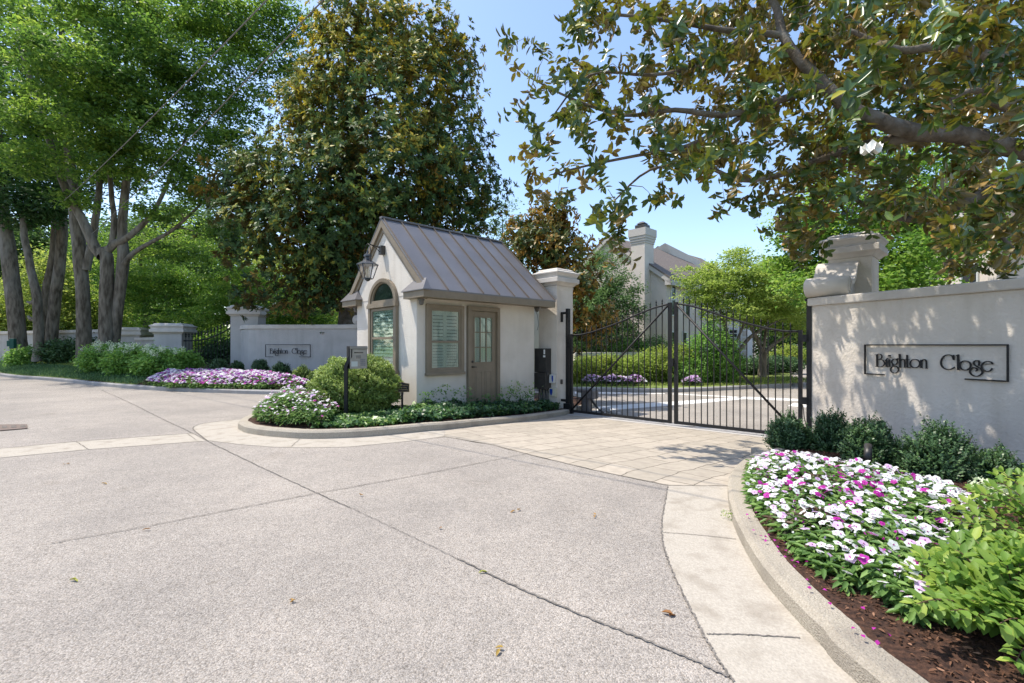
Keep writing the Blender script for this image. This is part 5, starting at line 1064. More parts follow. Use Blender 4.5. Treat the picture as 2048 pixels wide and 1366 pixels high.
# ---- shrubs
def shrub(label, p, rx, ry, rz, lm, ncl, per, L, W, clr, group, up=.5, name="shrub", rnd=(0, 1), shoots=0, stem=True, lump=None, **k):
    s = thing(name, p, label, "shrub", group); z = p[2]+rz*.95
    bl = [(p[0], p[1], z, rx, ry, rz)] if lump is None else lump
    f, cen = crown("foliage", s, lm, bl, ncl, per, L, W, clr, rmin=k.pop('rmin', .72), up=up, flat=k.pop('flat', .9), rnd=rnd, **k)
    m = MB()
    for i in RS.choice(len(cen), min(len(cen), 26), replace=False):
        c = Vector(cen[i]); b = Vector((p[0]+(c.x-p[0])*.12, p[1]+(c.y-p[1])*.12, p[2])); m.tube([b, b.lerp(c, .5)+Vector((0, 0, -.03)), c], [.014, .009, .004], 5, cap=False)
    m.build("stem", BARKD, s); return s
def boxwood(label, px, pyt, pyb, rpx, Y, group, lm=L_BOX, n=1500, loose=.5, ls=.032):
    """upright shoots clothed in tiny leaves"""
    X = (px-1024)/F*Y; zt = CAMZ+(HZ-pyt)/F*Y; zb = CAMZ+(HZ-pyb)/F*Y; R = rpx/F*Y; H = zt-zb
    s = thing("boxwood", (X, Y, zb), label, "shrub", group); ns = n; d = rdir(ns, .35); d[:, 2] = np.abs(d[:, 2])*1.0-.12
    rr = (1+.13*np.sin(d[:, 0]*6+px)*np.cos(d[:, 1]*5)+loose*.24*RS.normal(size=ns)); tip = np.array([X, Y, zb+H*.36])+d*np.stack([R*rr, R*rr, H*.66*rr], 1)
    ax = norm(d*[1, 1, .5]+[0, 0, .9]+RS.normal(size=(ns, 3))*.18); f = Fol(); kk = 12; tone = RS.rand(ns)
    k = np.repeat(np.arange(ns), kk); j = np.tile(np.arange(kk), ns); Bp = tip[k]-ax[k]*(j[:, None]*.013)
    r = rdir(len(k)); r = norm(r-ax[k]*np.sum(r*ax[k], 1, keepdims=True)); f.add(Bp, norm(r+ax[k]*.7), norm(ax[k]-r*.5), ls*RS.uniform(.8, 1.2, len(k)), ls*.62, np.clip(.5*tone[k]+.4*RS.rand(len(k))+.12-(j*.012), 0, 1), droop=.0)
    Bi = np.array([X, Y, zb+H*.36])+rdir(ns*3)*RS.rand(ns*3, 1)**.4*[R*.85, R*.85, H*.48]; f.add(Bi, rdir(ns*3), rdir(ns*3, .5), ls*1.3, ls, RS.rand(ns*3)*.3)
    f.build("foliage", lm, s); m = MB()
    for i in range(24): c = Vector(tip[i]); b = Vector((X, Y, zb-.06)); m.tube([b, b.lerp(c, .5)+Vector((0, 0, -.02)), c], [.012, .008, .003], 4, cap=False)
    m.build("stem", BARKD, s); return s
GBX = "boxwoods planted along the right wall"
boxwood("small boxwood at the gate end of the right wall", 1578, 830, 912, 38, 6.9, GBX, n=1000)
boxwood("boxwood between the end one and the dark one, touching the wall", 1664, 826, 928, 36, 6.6, GBX, n=1000, loose=.6)
boxwood("darkest boxwood, just left of the garden spotlight", 1740, 838, 955, 47, 5.75, GBX, n=1400)
boxwood("largest spiky boxwood under the wall name sign", 1880, 858, 1000, 56, 5.05, GBX, n=1800, loose=.8)
boxwood("boxwood half hidden by the lime hydrangea at the right wall", 1992, 900, 1005, 46, 4.95, GBX, n=1200)
GBL = "low boxwoods along the curved left wall"
for i, (x, t, b, r, Y, lab) in enumerate([(437, 717, 748, 17, 17.2, "leftmost low boxwood at the foot of the tall left pier"), (474, 722, 748, 12, 17.3, "smallest low boxwood at the kink of the curved wall"), (520, 718, 755, 17, 17.0, "low boxwood below the left end of the wall sign"),
                                          (561, 724, 762, 18, 16.6, "low boxwood below the right end of the wall sign"), (604, 731, 775, 18, 15.9, "rounded boxwood right of the wall sign"), (633, 740, 780, 17, 15.4, "yellowish boxwood nearest the large round bush")]):
    boxwood(lab, x, t, b, r, Y, GBL, lm=L_BOX if i < 4 else L_BOXL, n=450, ls=.045, loose=.4)
def ballbush():
    c = np.array([-3.06, 9.28, .60]); s = thing("boxwood_ball", (c[0], c[1], .1), "large round clipped boxwood in front of the arched window", "shrub")
    n = 6400; d = rdir(n); d = d[d[:, 2] > -.9]; n = len(d); lum = 1+.04*np.sin(d[:, 0]*9)*np.cos(d[:, 1]*8+1)+.055*np.sin(d[:, 2]*13+d[:, 0]*7)+.03*np.sin(d[:, 0]*27+3)*np.sin(d[:, 2]*24)+.03*RS.normal(size=n)
    tip = c+d*np.array([.82, .82, .59])*lum[:, None]; ax = norm(d+[0, 0, .35]+RS.normal(size=(n, 3))*.35); kk = 11; k = np.repeat(np.arange(n), kk); j = np.tile(np.arange(kk), n); f = Fol()
    r = rdir(len(k)); r = norm(r-ax[k]*np.sum(r*ax[k], 1, keepdims=True)); tone = .5+.25*np.sin(d[:, 0]*5+2)*np.cos(d[:, 2]*6)+.2*RS.normal(size=n)
    f.add(tip[k]-ax[k]*(j[:, None]*.010), norm(r+ax[k]*.8), norm(ax[k]-r*.4), .034*RS.uniform(.7, 1.3, len(k)), .022, np.clip(.6*tone[k]+.35*RS.rand(len(k))+.05, 0, 1), droop=0)
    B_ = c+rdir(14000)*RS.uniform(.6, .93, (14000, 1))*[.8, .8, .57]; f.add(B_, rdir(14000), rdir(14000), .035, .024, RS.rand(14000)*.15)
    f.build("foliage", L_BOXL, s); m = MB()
    for i in range(30): b = Vector((c[0], c[1], .05)); m.tube([b, Vector(tip[i*37]).lerp(b, .45), Vector(tip[i*37]).lerp(b, .1)], [.02, .014, .006], 5, cap=False)
    m.build("stem", BARKD, s)
ballbush()
# left shrubs
p = lambda px, Y: ((px-1024)/F*Y, Y, lawn_h((px-1024)/F*Y, Y))
def hyd_left(label, px, Y, rx, rz, seed):
    q = p(px, Y); s = shrub(label, q, rx, rx*.7, rz, L_HYDG, 330, 26, .11, .065, .16, "white flowering hydrangeas at the left kerb", up=.9, name="hydrangea")
    f = Fol(); n = 17; a = RS.uniform(0, 6.28, n); c = np.stack([q[0]+np.cos(a)*rx*RS.uniform(.1, .9, n), q[1]-abs(np.sin(a))*rx*.5, q[2]+rz*RS.uniform(1.6, 2.2, n)], 1)
    k = np.repeat(np.arange(n), 46); B_ = c[k]+rdir(len(k))*[.10, .10, .13]*RS.rand(len(k), 1)**.4; f.add(B_, rdir(len(k)), rdir(len(k), .6), .04, .035, RS.rand(len(k))); f.build("blossom", PETC, s)
hyd_left("leftmost white hydrangea with large pale leaves", 222, 19.3, 1.15, .55, 1); hyd_left("middle white hydrangea at the left kerb", 275, 17.9, 1.1, .50, 2); hyd_left("rightmost white hydrangea beside the violet flower bed", 335, 17.2, 1.05, .45, 3)
shrub("dark glossy azalea mound between the straight and crooked trunks", p(140, 24.5), 1.35, .8, .55, L_BOX, 300, 30, .13, .07, .25, "dark shrubs on the left", up=.7, rnd=(.1, 1))
shrub("dark azalea mound just right of the straight brown trunk", p(192, 24.8), .9, .7, .5, L_BOX, 200, 30, .13, .07, .25, "dark shrubs on the left", up=.7)
shrub("dark evergreen shrub behind the spiked railing", (-12.6, 21.3, .35), 1.4, .8, .62, L_BOX, 300, 30, .13, .07, .25, "dark shrubs on the left", up=.7)
shrub("ivy covered base of the thickest left trunk", p(45, 24.5), .55, .4, .45, L_HYDG, 110, 26, .12, .08, .2, "dark shrubs on the left", up=.4, name="climbing_ivy")
# shrubs beyond the gate
pv = lambda px, Y: ((px-1024)/F*Y, Y, verge_h(0, Y))
GI = "shrubs along the garden wall beyond the gate"
for i, (px, Y, rx, rz, lm, lab) in enumerate([(1165, 20, .75, .55, L_YEL, "yellow green shrub nearest the hinge pier"), (1205, 20.2, .7, .6, L_YEL, "yellow green shrub with tan stems behind the left gate bars"), (1245, 20.1, .7, .55, L_CRAPE, "pale mixed shrub below the garden wall coping"),
                                              (1290, 20.4, .75, .65, L_CRAPE, "light shrub in the middle of the garden wall"), (1345, 20.3, .95, .8, L_YEL, "bright round shrub behind the gate latch"), (1375, 20, .8, .55, L_HYDG, "green shrub just right of the gate centre"), (1260, 22.6, 1.0, .6, L_HYDG, "leafy green hedge plant above the garden wall"), (1310, 22.9, 1.0, .62, L_CEDAR, "second hedge plant above the garden wall")]):
    q = pv(px, Y); q = (q[0], q[1], q[2] if i < 6 else .55); shrub(lab, q, rx, rx*.7, rz, lm, 170, 30, .10, .055, .18, GI, up=.7)
for i, (px, Y, rx, rz, lab) in enumerate([(1425, 20.2, 1.0, 1.25, "tall glossy holly right of the gate centre"), (1440, 20.8, .85, .7, "lower holly beside the first street tree"), (1500, 24, 1.2, .34, "clipped dark hedge under the street trees"), (1555, 25, 1.2, .34, "clipped dark hedge behind the second street tree")]):
    shrub(lab, pv(px, Y), rx, rx*.7, rz, L_BOX if i > 1 else L_HYDG, 330, 30, .10, .06, .2, "hollies and hedges on the inner street", up=.7, rnd=(0, .8) if i < 2 else (.1, 1))
shrub("bright yellow green bush below the distant flag", pv(1578, 29), .9, .7, .6, L_YEL, 150, 28, .13, .08, .25, GI, up=.7)

# far woods: one mass each
def woods(name, label, spans, n, L, W, lm=L_FAR):
    f = Fol(); B_ = []; D_ = []
    for (x0, y0, x1, y1, z0, z1, dep) in spans:
        k = int(n*abs(math.hypot(x1-x0, y1-y0))/sum(math.hypot(s[2]-s[0], s[3]-s[1]) for s in spans)); ncl = k//55; t = RS.rand(ncl)
        top = z1*(.72+.16*np.sin(t*23+x0)+.12*np.sin(t*61+1)); h = z0+(top-z0)*RS.rand(ncl)**.6
        c = np.stack([x0+(x1-x0)*t, y0+(y1-y0)*t, h], 1)+RS.normal(size=(ncl, 3))*[dep*.3, dep*.5, .3]; kk = np.repeat(np.arange(ncl), 55); B_.append(c[kk]+RS.normal(size=(len(kk), 3))*[1.3, 1.3, .7]); D_.append(np.clip(RS.rand(ncl)[kk]*.6+RS.rand(len(kk))*.4, 0, 1))
    B_ = np.concatenate(B_); r = np.concatenate(D_); f.add(B_, rdir(len(B_))*[1, 1, .5], rdir(len(B_), .9), L*RS.uniform(.7, 1.3, len(B_)), W, r)
    o = f.build(name, lm); tag(o, label, "woods", None, "stuff"); return o
woods("woodland", "distant mixed woodland closing the view on the left", [(-95, 60, -50, 62, 0, 17, 4), (-50, 62, -5, 58, 0, 15, 4), (-5, 60, 12, 66, -1, 9, 3)], 60000, .62, .42)
woods("woodland", "woodland beyond the street to the west", [(-52, -25, -55, 45, 0, 13, 3)], 16000, .8, .5)
woods("hedgerow", "dense green shrubs filling the garden behind the left walls", [(-40, 36, -24, 34, .3, 2.8, 1.5), (-24, 33, -6, 29, .3, 2.6, 1.2), (-6, 29, 3, 27, -.3, 2.6, 1)], 28000, .26, .17, L_ELM)
woods("woodland", "distant trees at the end of the inner street", [(17, 46, 34, 44, -.5, 7.5, 2), (34, 44, 52, 30, -.5, 9, 3), (24, 30, 40, 18, -.5, 5.5, 2)], 45000, .4, .27, L_FAR)

# ================================================================ OVERHEAD MAGNOLIA (near, right)
mg = thing("magnolia_tree", (9.6, 7.6, -.3), "large magnolia reaching over the right wall with one white bloom", "tree", "southern magnolias")
m = MB(); sk_ = []
def limb(pp, r): 
    o, rr = bark_tube(m, [P(*q) for q in pp], r, 9); sk_.extend(zip(o, rr))
base = Vector((9.9, 7.6, -.4)); o, rr = bark_tube(m, [base, (9.85, 7.6, 1.0), (9.7, 7.5, 2.4), (9.3, 7.3, 3.6), (9.0, 7.2, 5.5), (8.6, 7.3, 8)], [.42, .36, .32, .28, .2, .1], 12)
o, rr = bark_tube(m, [Vector((9.72, 7.5, 2.3)), P(2240, 372, 6.8), P(2120, 320, 6.5), P(2000, 290, 6.3), P(1900, 266, 6.2), P(1840, 266, 6.1), P(1755, 240, 6.2), P(1690, 210, 6.3), P(1650, 170, 6.4), P(1600, 120, 6.5), P(1566, 70, 6.6), P(1550, 10, 6.7), P(1500, -60, 6.9)], [.28, .19, .135, .12, .115, .105, .10, .085, .08, .07, .06, .05, .04], 10); sk_ += list(zip(o, rr))
limb([(1850, 266, 6.1), (1760, 285, 6.4), (1700, 298, 6.6), (1620, 325, 6.9), (1560, 350, 7.1), (1480, 360, 7.3), (1400, 330, 7.4), (1300, 340, 7.6), (1230, 400, 7.6)], [.08, .075, .06, .05, .04, .035, .03, .02, .012])
limb([(1650, 170, 6.4), (1560, 200, 6.6), (1450, 230, 6.8), (1350, 220, 7.0), (1250, 230, 7.2), (1150, 200, 7.3), (1050, 150, 7.4)], [.06, .05, .045, .035, .028, .02, .01])
limb([(1480, 235, 6.8), (1380, 290, 6.9), (1280, 310, 7.1), (1180, 330, 7.2), (1100, 350, 7.3)], [.035, .03, .024, .018, .01])
limb([(1566, 70, 6.6), (1450, 60, 6.8), (1330, 40, 7), (1220, 30, 7.2), (1150, 50, 7.3)], [.05, .04, .03, .02, .012])
limb([(1500, 65, 6.7), (1400, 130, 6.8), (1300, 150, 7), (1180, 150, 7.1), (1100, 240, 7.2)], [.035, .03, .024, .018, .01])
limb([(2230, 290, 7.2), (2100, 340, 7.2), (2040, 352, 7.2), (1970, 385, 7.2), (1900, 420, 7.3), (1840, 440, 7.4), (1760, 425, 7.6), (1680, 380, 7.8)], [.12, .10, .085, .075, .06, .05, .04, .025])
limb([(2200, 150, 6.2), (2000, 120, 5.8), (1900, 90, 5.6), (1800, 100, 5.6), (1700, 60, 5.8)], [.10, .07, .055, .04, .02])
limb([(2150, 260, 5.6), (2000, 210, 5.2), (1950, 180, 5.1), (1900, 200, 5.0)], [.07, .045, .03, .015])
limb([(2150, 460, 7.0), (2040, 500, 6.9), (2000, 470, 6.9), (1960, 440, 7.0)], [.05, .035, .025, .012])
# twig-end whorls
dense = [(1150, 0), (2080, -40), (2080, 470), (2020, 480), (1930, 500), (1850, 420), (1760, 450), (1700, 400), (1640, 430), (1590, 470), (1540, 420), (1500, 380), (1420, 350), (1330, 330), (1240, 300), (1150, 260), (1090, 230), (1110, 150)]
sprig = [(1000, 90), (1020, 130), (1045, 75), (1050, 210), (1070, 150), (1090, 110), (1030, 240), (1060, 260), (1035, 295), (1090, 190), (1050, 330), (1080, 320), (1100, 290), (1080, 370), (1120, 350), (1120, 400), (1070, 385), (1150, 330), (1160, 370), (1190, 340), (1200, 410), (1185, 430), (1215, 380), (1250, 390), (1240, 440), (1235, 470), (1248, 495), (1222, 505), (1230, 455), (1250, 430), (1320, 370), (1350, 350), (1400, 330), (1340, 385), (1310, 400),
         (1450, 400), (1470, 380), (1445, 420), (1500, 400), (1520, 410), (1530, 380), (1490, 340), (1560, 460), (1550, 450), (1600, 470), (1615, 500), (1650, 460), (1560, 420), (1580, 520), (1600, 430), (1640, 500), (1690, 430), (1730, 440), (1760, 430), (1850, 430), (1890, 480), (1900, 530), (1930, 540), (1960, 530), (1990, 520), (2010, 550), (2030, 500), (2030, 545), (1940, 500), (1980, 480), (1875, 500), (1910, 545), (1140, 90), (1175, 60), (1200, 20), (1230, 60), (1130, 170), (1160, 210), (1120, 230), (1180, 280), (1240, 260), (1210, 310), (1170, 10)]
W = []
for x, y in sprig: W.append((x+random.uniform(-5, 5), y+random.uniform(-5, 5), random.uniform(6.4, 7.8) if x < 1700 else random.uniform(6.6, 7.6)))
pts_ = scatter(dense, 760)
for x, y in pts_:
    edge = min(1, max(.7, (x-1050)/300))
    if random.random() > edge: continue
    g_ = math.sin(x*.021+1)*math.cos(y*.027+.5)+.35*math.sin(x*.05+y*.04)
    if x < 1600 and g_ < -.42 and random.random() < .8: continue
    Y = random.uniform(6.0, 9.2) if random.random() < .8 or x < 1650 else random.uniform(4.3, 6)
    W.append((x, y, Y))
for x, y, Y in [(1760, 330, 4.9), (1420, 340, 5.6), (1480, 370, 5.6), (1385, 330, 5.7), (1440, 330, 5.4), (2010, 60, 4.3), (1960, 110, 4.5), (2030, 170, 4.4), (1930, 60, 4.6), (1990, 20, 4.3), (2040, 250, 4.5), (1880, 150, 4.8), (1850, 50, 4.8), (1700, 30, 5), (1650, 60, 5.2), (1900, 230, 4.9), (1980, 300, 5)]: W.append((x, y, Y))
# foliage above the frame that shades the wall and the drive
for _ in range(280):
    X = random.uniform(3.2, 9.5); Yw = random.uniform(5.2, 10.5); W.append((1024+X/Yw*F, HZ-(random.uniform(5.3, 8.0)-CAMZ)/Yw*F, Yw))
W = np.array([P(*q)[:] for q in W]); nW = len(W)
bp_ = np.array(P(1742, 303, 4.9)[:])
def keep(w):
    px, py = 1024+F*w[0]/w[1], HZ-F*(w[2]-CAMZ)/w[1]
    if w[1] < 5.3 and abs(px-1742) < 75 and abs(py-303) < 60: return False
    lim = np.interp(px, [1560, 1600, 1650, 1690, 1755, 1840, 1900, 2060], [60, 120, 170, 210, 240, 266, 266, 305])
    return not (1570 < px and py > 0 and abs(py-lim) < 34 and w[1] < 6.5 and random.random() < .85)
W = np.array([w for w in W if keep(w)]); nW = len(W)
skp = np.array([s[0][:] for s in sk_]); skr = [s[1] for s in sk_]
ax = np.zeros((nW, 3))
order = np.argsort([np.min(np.linalg.norm(skp-W[i], axis=1)) for i in range(nW)])
for i in order:
    d = np.linalg.norm(skp-W[i], axis=1); j = int(np.argmin(d)); a = Vector(skp[j]); b = Vector(W[i]); L = (b-a).length
    ax[i] = ((b-a).normalized()+Vector((random.uniform(-.5, .5), random.uniform(-.5, .5), random.uniform(-.5, .45))))[:]
    if L > 2.6: continue
    skp = np.vstack([skp, a.lerp(b, .55)[:], b[:]]); r_ = min(skr[j]*.75, .006+.008*L); skr += [r_*.8, max(.004, r_*.6)]
    md = a.lerp(b, .5)+Vector((random.uniform(-.1, .1)*L, random.uniform(-.1, .1)*L, random.uniform(-.05, .15)*L)); r = r_
    m.tube([a, a.lerp(md, .5), md, md.lerp(b, .5)+Vector((0, 0, .03*L)), b], [r, r*.8, r*.6, r*.45, .004], 4, cap=False)
m.build("trunk", BARKM, mg)
ax = norm(ax); kk = 22; k = np.repeat(np.arange(nW), kk); n = len(k); back_ = RS.rand(n)*.26; sub = RS.normal(size=(nW, 3, 3))*.11; wh = RS.randint(0, 3, n)
axn = norm(ax[k]+sub[k, wh]*3)
rad = rdir(n); rad = norm(rad-axn*np.sum(rad*axn, 1, keepdims=True)); B_ = W[k]+sub[k, wh]*.9-axn*(back_*.55)[:, None]
D_ = norm(rad+axn*(1.0-back_*5)[:, None]*RS.uniform(.3, 1.1, (n, 1))-[0, 0, .22]); N_ = norm(axn*.8-rad*.35+RS.normal(size=(n, 3))*.22+[0, 0, .35])
tone = RS.rand(nW); f = Fol(); f.add(B_, D_, N_, .155*RS.uniform(.65, 1.15, n), .074*RS.uniform(.8, 1.15, n), np.clip(.45*tone[k]+.55*RS.rand(n)+np.where(RS.rand(n) < .05, .5, 0)*1.0, 0, 1), rich=True, fold=.22, droop=.16)
f.build("crown", L_MAGN, mg)
# bloom
c = np.array(P(1742, 303, 4.9)[:]); f = Fol(); n = 9; a = np.arange(n)*2*math.pi/n*1.0+.3; t = norm(np.array([-.35, -.55, .75])); u = norm(np.cross(t, [0, 0, 1])); v = np.cross(t, u)
r = np.outer(np.cos(a), u)+np.outer(np.sin(a), v); up_ = np.where(np.arange(n) % 3 == 0, 1.5, .45)[:, None]
f.add(np.repeat(c[None], n, 0), r+t*up_*.8, t-r*.6, .115, .12, np.full(n, .8), rich=True, fold=-.35, droop=-.25); f.build("blossom", mat("magnolia_petal", (.86, .85, .80), rough=.6), mg)

# ================================================================ IVY, FLOWERS, GRASS
def boxhit(x, y):
    rx, ry = x-BC[0], y-BC[1]; t = rx*dR[0]+ry*dR[1]; s = rx*dL[0]+ry*dL[1]; return (t > -.02) & (t < T1+.02) & (s > -.02) & (s < S1+.02)
ivyp = [tuple(p_) for p_ in offset_path(islP, .20) if -3.1 < p_.x < 1.3 and p_.y < 12] + [(1.15, 12.0), (.9, 12.4), (.2, 12.7), (-1.9, 10.3), (-3.2, 9.0), (-3.4, 8.7)]
q = scatter(ivyp, 19000); q = q[~boxhit(q[:, 0], q[:, 1])]; n = len(q); hh = (.03+.13*RS.rand(n)*(1+.6*np.sin(q[:, 0]*6)*np.cos(q[:, 1]*7)))*np.where(q[:, 0] < -1.9, .45, 1); z = np.array([isl_h(x, y) for x, y in q])+hh
fr = np.clip(RS.normal(.38, .2, n)+np.where(q[:, 0] < -1.6, .25, -.05)+.12*np.sin(q[:, 0]*4+q[:, 1]*3), 0, 1)
f = Fol(); f.add(np.column_stack([q, z]), norm(RS.normal(size=(n, 3))*[1, 1, .3]), norm(RS.normal(size=(n, 3))*.45+[0, -.2, 1]), .072*RS.uniform(.6, 1.3, n), .07*RS.uniform(.7, 1.1, n), fr, wpos=.35, droop=.2)
# upright sprigs against the wall
for (t, s, h) in [(.12, -.25, .32), (.42, -.3, .48), (.80, -.28, .40), (1.15, -.3, .45), (2.35, -.25, .5), (2.5, -.3, .42), (2.75, -.25, .62), (2.95, -.3, .36), (3.2, -.25, .5), (1.6, -.35, .30), (2.0, -.35, .30)]:
    b = B(t, s, 0); zz = isl_h(b.x, b.y); k = 46; hz_ = RS.rand(k)**.6*h+.05; f.add(np.column_stack([b.x+RS.normal(size=k)*.06*(1+hz_), b.y+RS.normal(size=k)*.06, zz+hz_+.03]), norm(RS.normal(size=(k, 3))*[1, 1, .4]), norm(RS.normal(size=(k, 3))*.6+[0, -.5, .8]), .055, .05, np.clip(.3+hz_*1.1+RS.rand(k)*.2, 0, 1))
tag(f.build("ivy", L_IVY), "ivy ground cover between the gatehouse and its kerb", "ivy", None, "stuff")

def flowers(name, label, poly, hbase, hm, dens, colors, leaf_n, ls, fs, edge=.35, leafmix=(0, 1), seed=0):
    """mounded bedding plants: whorled leaf shoots and five petalled flowers"""
    pl = np.array([p_[:2] for p_ in poly]); q = scatter(poly, leaf_n)
    def dist(Q):
        d = np.full(len(Q), 1e9)
        for i in range(len(pl)):
            a, b = pl[i], pl[(i+1) % len(pl)]; ab = b-a; t = np.clip(((Q-a)@ab)/(ab@ab), 0, 1); d = np.minimum(d, np.linalg.norm(Q-(a+t[:, None]*ab), axis=1))
        return d
    def hgt(Q): e = np.clip(dist(Q)/edge, 0, 1); return hm*(.42+.58*np.sin(e*math.pi/2))*(1+.12*np.sin(Q[:, 0]*7+seed)*np.cos(Q[:, 1]*8))
    f = Fol(); ns = len(q); h = hgt(q)*RS.uniform(.72, 1.03, ns); gzv = np.array([hbase(x, y) for x, y in q]); top = np.column_stack([q, gzv+h])
    dark = (np.sin(q[:, 0]*5.1+seed)*np.cos(q[:, 1]*4.3+seed*2)+.5*RS.normal(size=ns)) > .95
    kk = 9; k = np.repeat(np.arange(ns), kk); j = np.tile(np.arange(kk), ns); a = j*2.4+RS.rand(ns)[k]*6.28; lev = (j//3)*.035
    D_ = np.column_stack([np.cos(a), np.sin(a), RS.uniform(-.25, .45, len(k))-(j//3)*.2]); B_ = top[k]-np.column_stack([0*a, 0*a, lev+RS.rand(len(k))*.02])
    r = np.clip(np.where(dark[k], RS.uniform(0, .3, len(k)), leafmix[0]+(leafmix[1]-leafmix[0])*(.38+.62*RS.rand(len(k)))), 0, 1)
    f.add(B_, D_, np.column_stack([-np.cos(a)*.3, -np.sin(a)*.3, np.ones(len(a))])+RS.normal(size=(len(a), 3))*.2, ls*RS.uniform(.7, 1.25, len(k)), ls*.36, r, rich=True, fold=.25, droop=.22)
    # skirt of leaves round the mound
    nf = int(dens); fq = scatter(poly, nf*3); cl = .5+.5*np.sin(fq[:, 0]*9+seed)*np.cos(fq[:, 1]*8+seed); fq = fq[RS.rand(len(fq)) < .25+.75*cl][:nf]; nf = len(fq); fh = hgt(fq)*RS.uniform(.94, 1.10, nf)+.02; cz = np.array([hbase(x, y) for x, y in fq])+fh
    C_ = np.column_stack([fq, cz]); t = norm(np.column_stack([RS.normal(size=nf)*.4, -.22+RS.normal(size=nf)*.38, np.ones(nf)])); u = norm(np.cross(t, RS.normal(size=(nf, 3)))); v = np.cross(t, u)
    names = [c[0] for c in colors]; pr = np.array([c[1] for c in colors], float); pr /= pr.sum()
    ph = np.sin(fq[:, 0]*2.7+seed*1.3)+np.cos(fq[:, 1]*3.1+seed); ci = RS.choice(len(colors), nf, p=pr); ci = np.where((ph > 1.1) & (RS.rand(nf) < .16), len(colors)-1, ci)
    siz = RS.uniform(.6, 1.25, nf)
    for p_ in range(5):
        a = 2*math.pi*p_/5; d = u*math.cos(a)+v*math.sin(a); s_ = fs*siz
        f.add(C_+d*s_[:, None]*.04, d+t*.12, t+d*.05, s_*.5, s_*.55, RS.rand(nf), mi=ci+1, rich=True, fold=.05, droop=.10)
    f.add(C_+t*.004-u*.005, u, t, .010, .010, RS.rand(nf), mi=len(names)+1, droop=0)      # small dark eye
    nb_ = nf//2; bq = scatter(poly, nb_); bh = hgt(bq)*1.03; Bz = np.array([hbase(x, y) for x, y in bq])+bh; f.add(np.column_stack([bq, Bz]), rdir(nb_, .8), rdir(nb_), .022, .016, RS.rand(nb_), mi=RS.randint(1, len(names)+1, nb_), rich=True)   # buds
    return f.build(name, [L_IMP]+names+[PETM])
fb = [(2.28, 4.55), (2.62, 5.15), (2.98, 5.55), (3.4, 4.95), (3.62, 4.3), (3.68, 3.85), (3.5, 3.45), (3.1, 3.1), (2.6, 2.75), (2.25, 2.4), (2.05, 2.12), (1.86, 2.2), (1.76, 2.5), (1.76, 2.9), (1.84, 3.3), (1.92, 3.7), (2.05, 4.1)]
o = flowers("impatiens_bed", "", fb, rb_h, .19, 900, [(PETW, .80), (PETP, .14), (PETM, .06)], 2500, .080, .050, edge=.35, leafmix=(.12, 1), seed=1)
tag(o, "white and magenta impatiens mound filling the bed by the right kerb", "flower bed", None, "stuff")
ib = [tuple(p_) for p_ in offset_path(islP, .24) if p_.y < 9.6 and p_.x < -2.95]; ib = ib + [(-3.1, 8.4), (-3.35, 8.8), (-3.7, 9.3), (-4.2, 9.7)]
o = flowers("impatiens_bed", "", ib, isl_h, .46, 360, [(PETW, .8), (PETP, .2), (PETM, .06)], 1700, .065, .048, edge=.55, leafmix=(-.08, 1), seed=3)
tag(o, "white flower mound at the nose of the gatehouse island", "flower bed", None, "stuff")
lb = [G(278, 773, .1), G(330, 778, .1), G(410, 780, .1), G(512, 782, .1), G(600, 782, .1), (-6.1, 14.0), (-6.9, 14.6), (-8.2, 15.6), (-9.8, 16.3), (-11.4, 16.5), (-12.3, 16.1)]
lb = [(x, y+.25) for x, y in lb]
o = flowers("impatiens_bed", "", lb, lawn_h, .32, 3400, [(PETW, .42), (PETP, .22), (PETM, .12), (PETV, .3)], 3600, .10, .085, edge=.5, leafmix=(.15, 1), seed=5)
tag(o, "violet and white flower mass along the left kerb below the sign wall", "flower bed", None, "stuff")
for i, (x0, x1, lab) in enumerate([(1165, 1296, "long pale pink flower bed on the verge beyond the gate"), (1368, 1408, "short pale pink flower clump behind the right gate leaf")]):
    q = [((x0-1024)/F*18.7, 18.9), ((x1-1024)/F*18.7, 18.9), ((x1-1024)/F*19.3, 19.6), ((x0-1024)/F*19.3, 19.6)]
    o = flowers("pink_flower_bed", "", q, verge_h, .34, 420*(1.5-i), [(PETP, .7), (PETW, .3), (PETV, .15)], int(700*(1.4-i)), .09, .08, edge=.3, leafmix=(0, .6), seed=7+i); tag(o, lab, "flower bed", None, "stuff")
# lawn grass and liriope
q = scatter(lawnpoly, 60000); q = q[q[:, 1] < 30]; n = len(q); z = np.array([lawn_h(x, y) for x, y in q]); kd = q[:, 1]-np.interp(q[:, 0], lx, ly); near = kd < 2.1
f = Fol(); f.add(np.column_stack([q, z]), norm(np.column_stack([RS.normal(size=(n, 2))*.5, np.ones(n)])), rdir(n), np.where(near, .17, .075)*RS.uniform(.6, 1.2, n), np.where(near, .03, .02), RS.rand(n), mi=near.astype(int), droop=.2)
tag(f.build("grass", [L_GRASS, L_LIRI]), "mown grass with a darker tufted border along the left kerb", "grass", None, "stuff")
q = scatter([((1150-1024)/F*18.7, 18.6), (9.2, 18.9), (13.5, 20.5), (13.6, 22), (3, 22)], 9000); n = len(q); f = Fol(); f.add(np.column_stack([q, [verge_h(x, y) for x, y in q]]), norm(np.column_stack([RS.normal(size=(n, 2))*.4, np.ones(n)])), rdir(n), .12*RS.uniform(.5, 1.2, n), .03, RS.rand(n)); tag(f.build("grass", L_GRASS), "grass blades on the verge beyond the gate", "grass", None, "stuff")
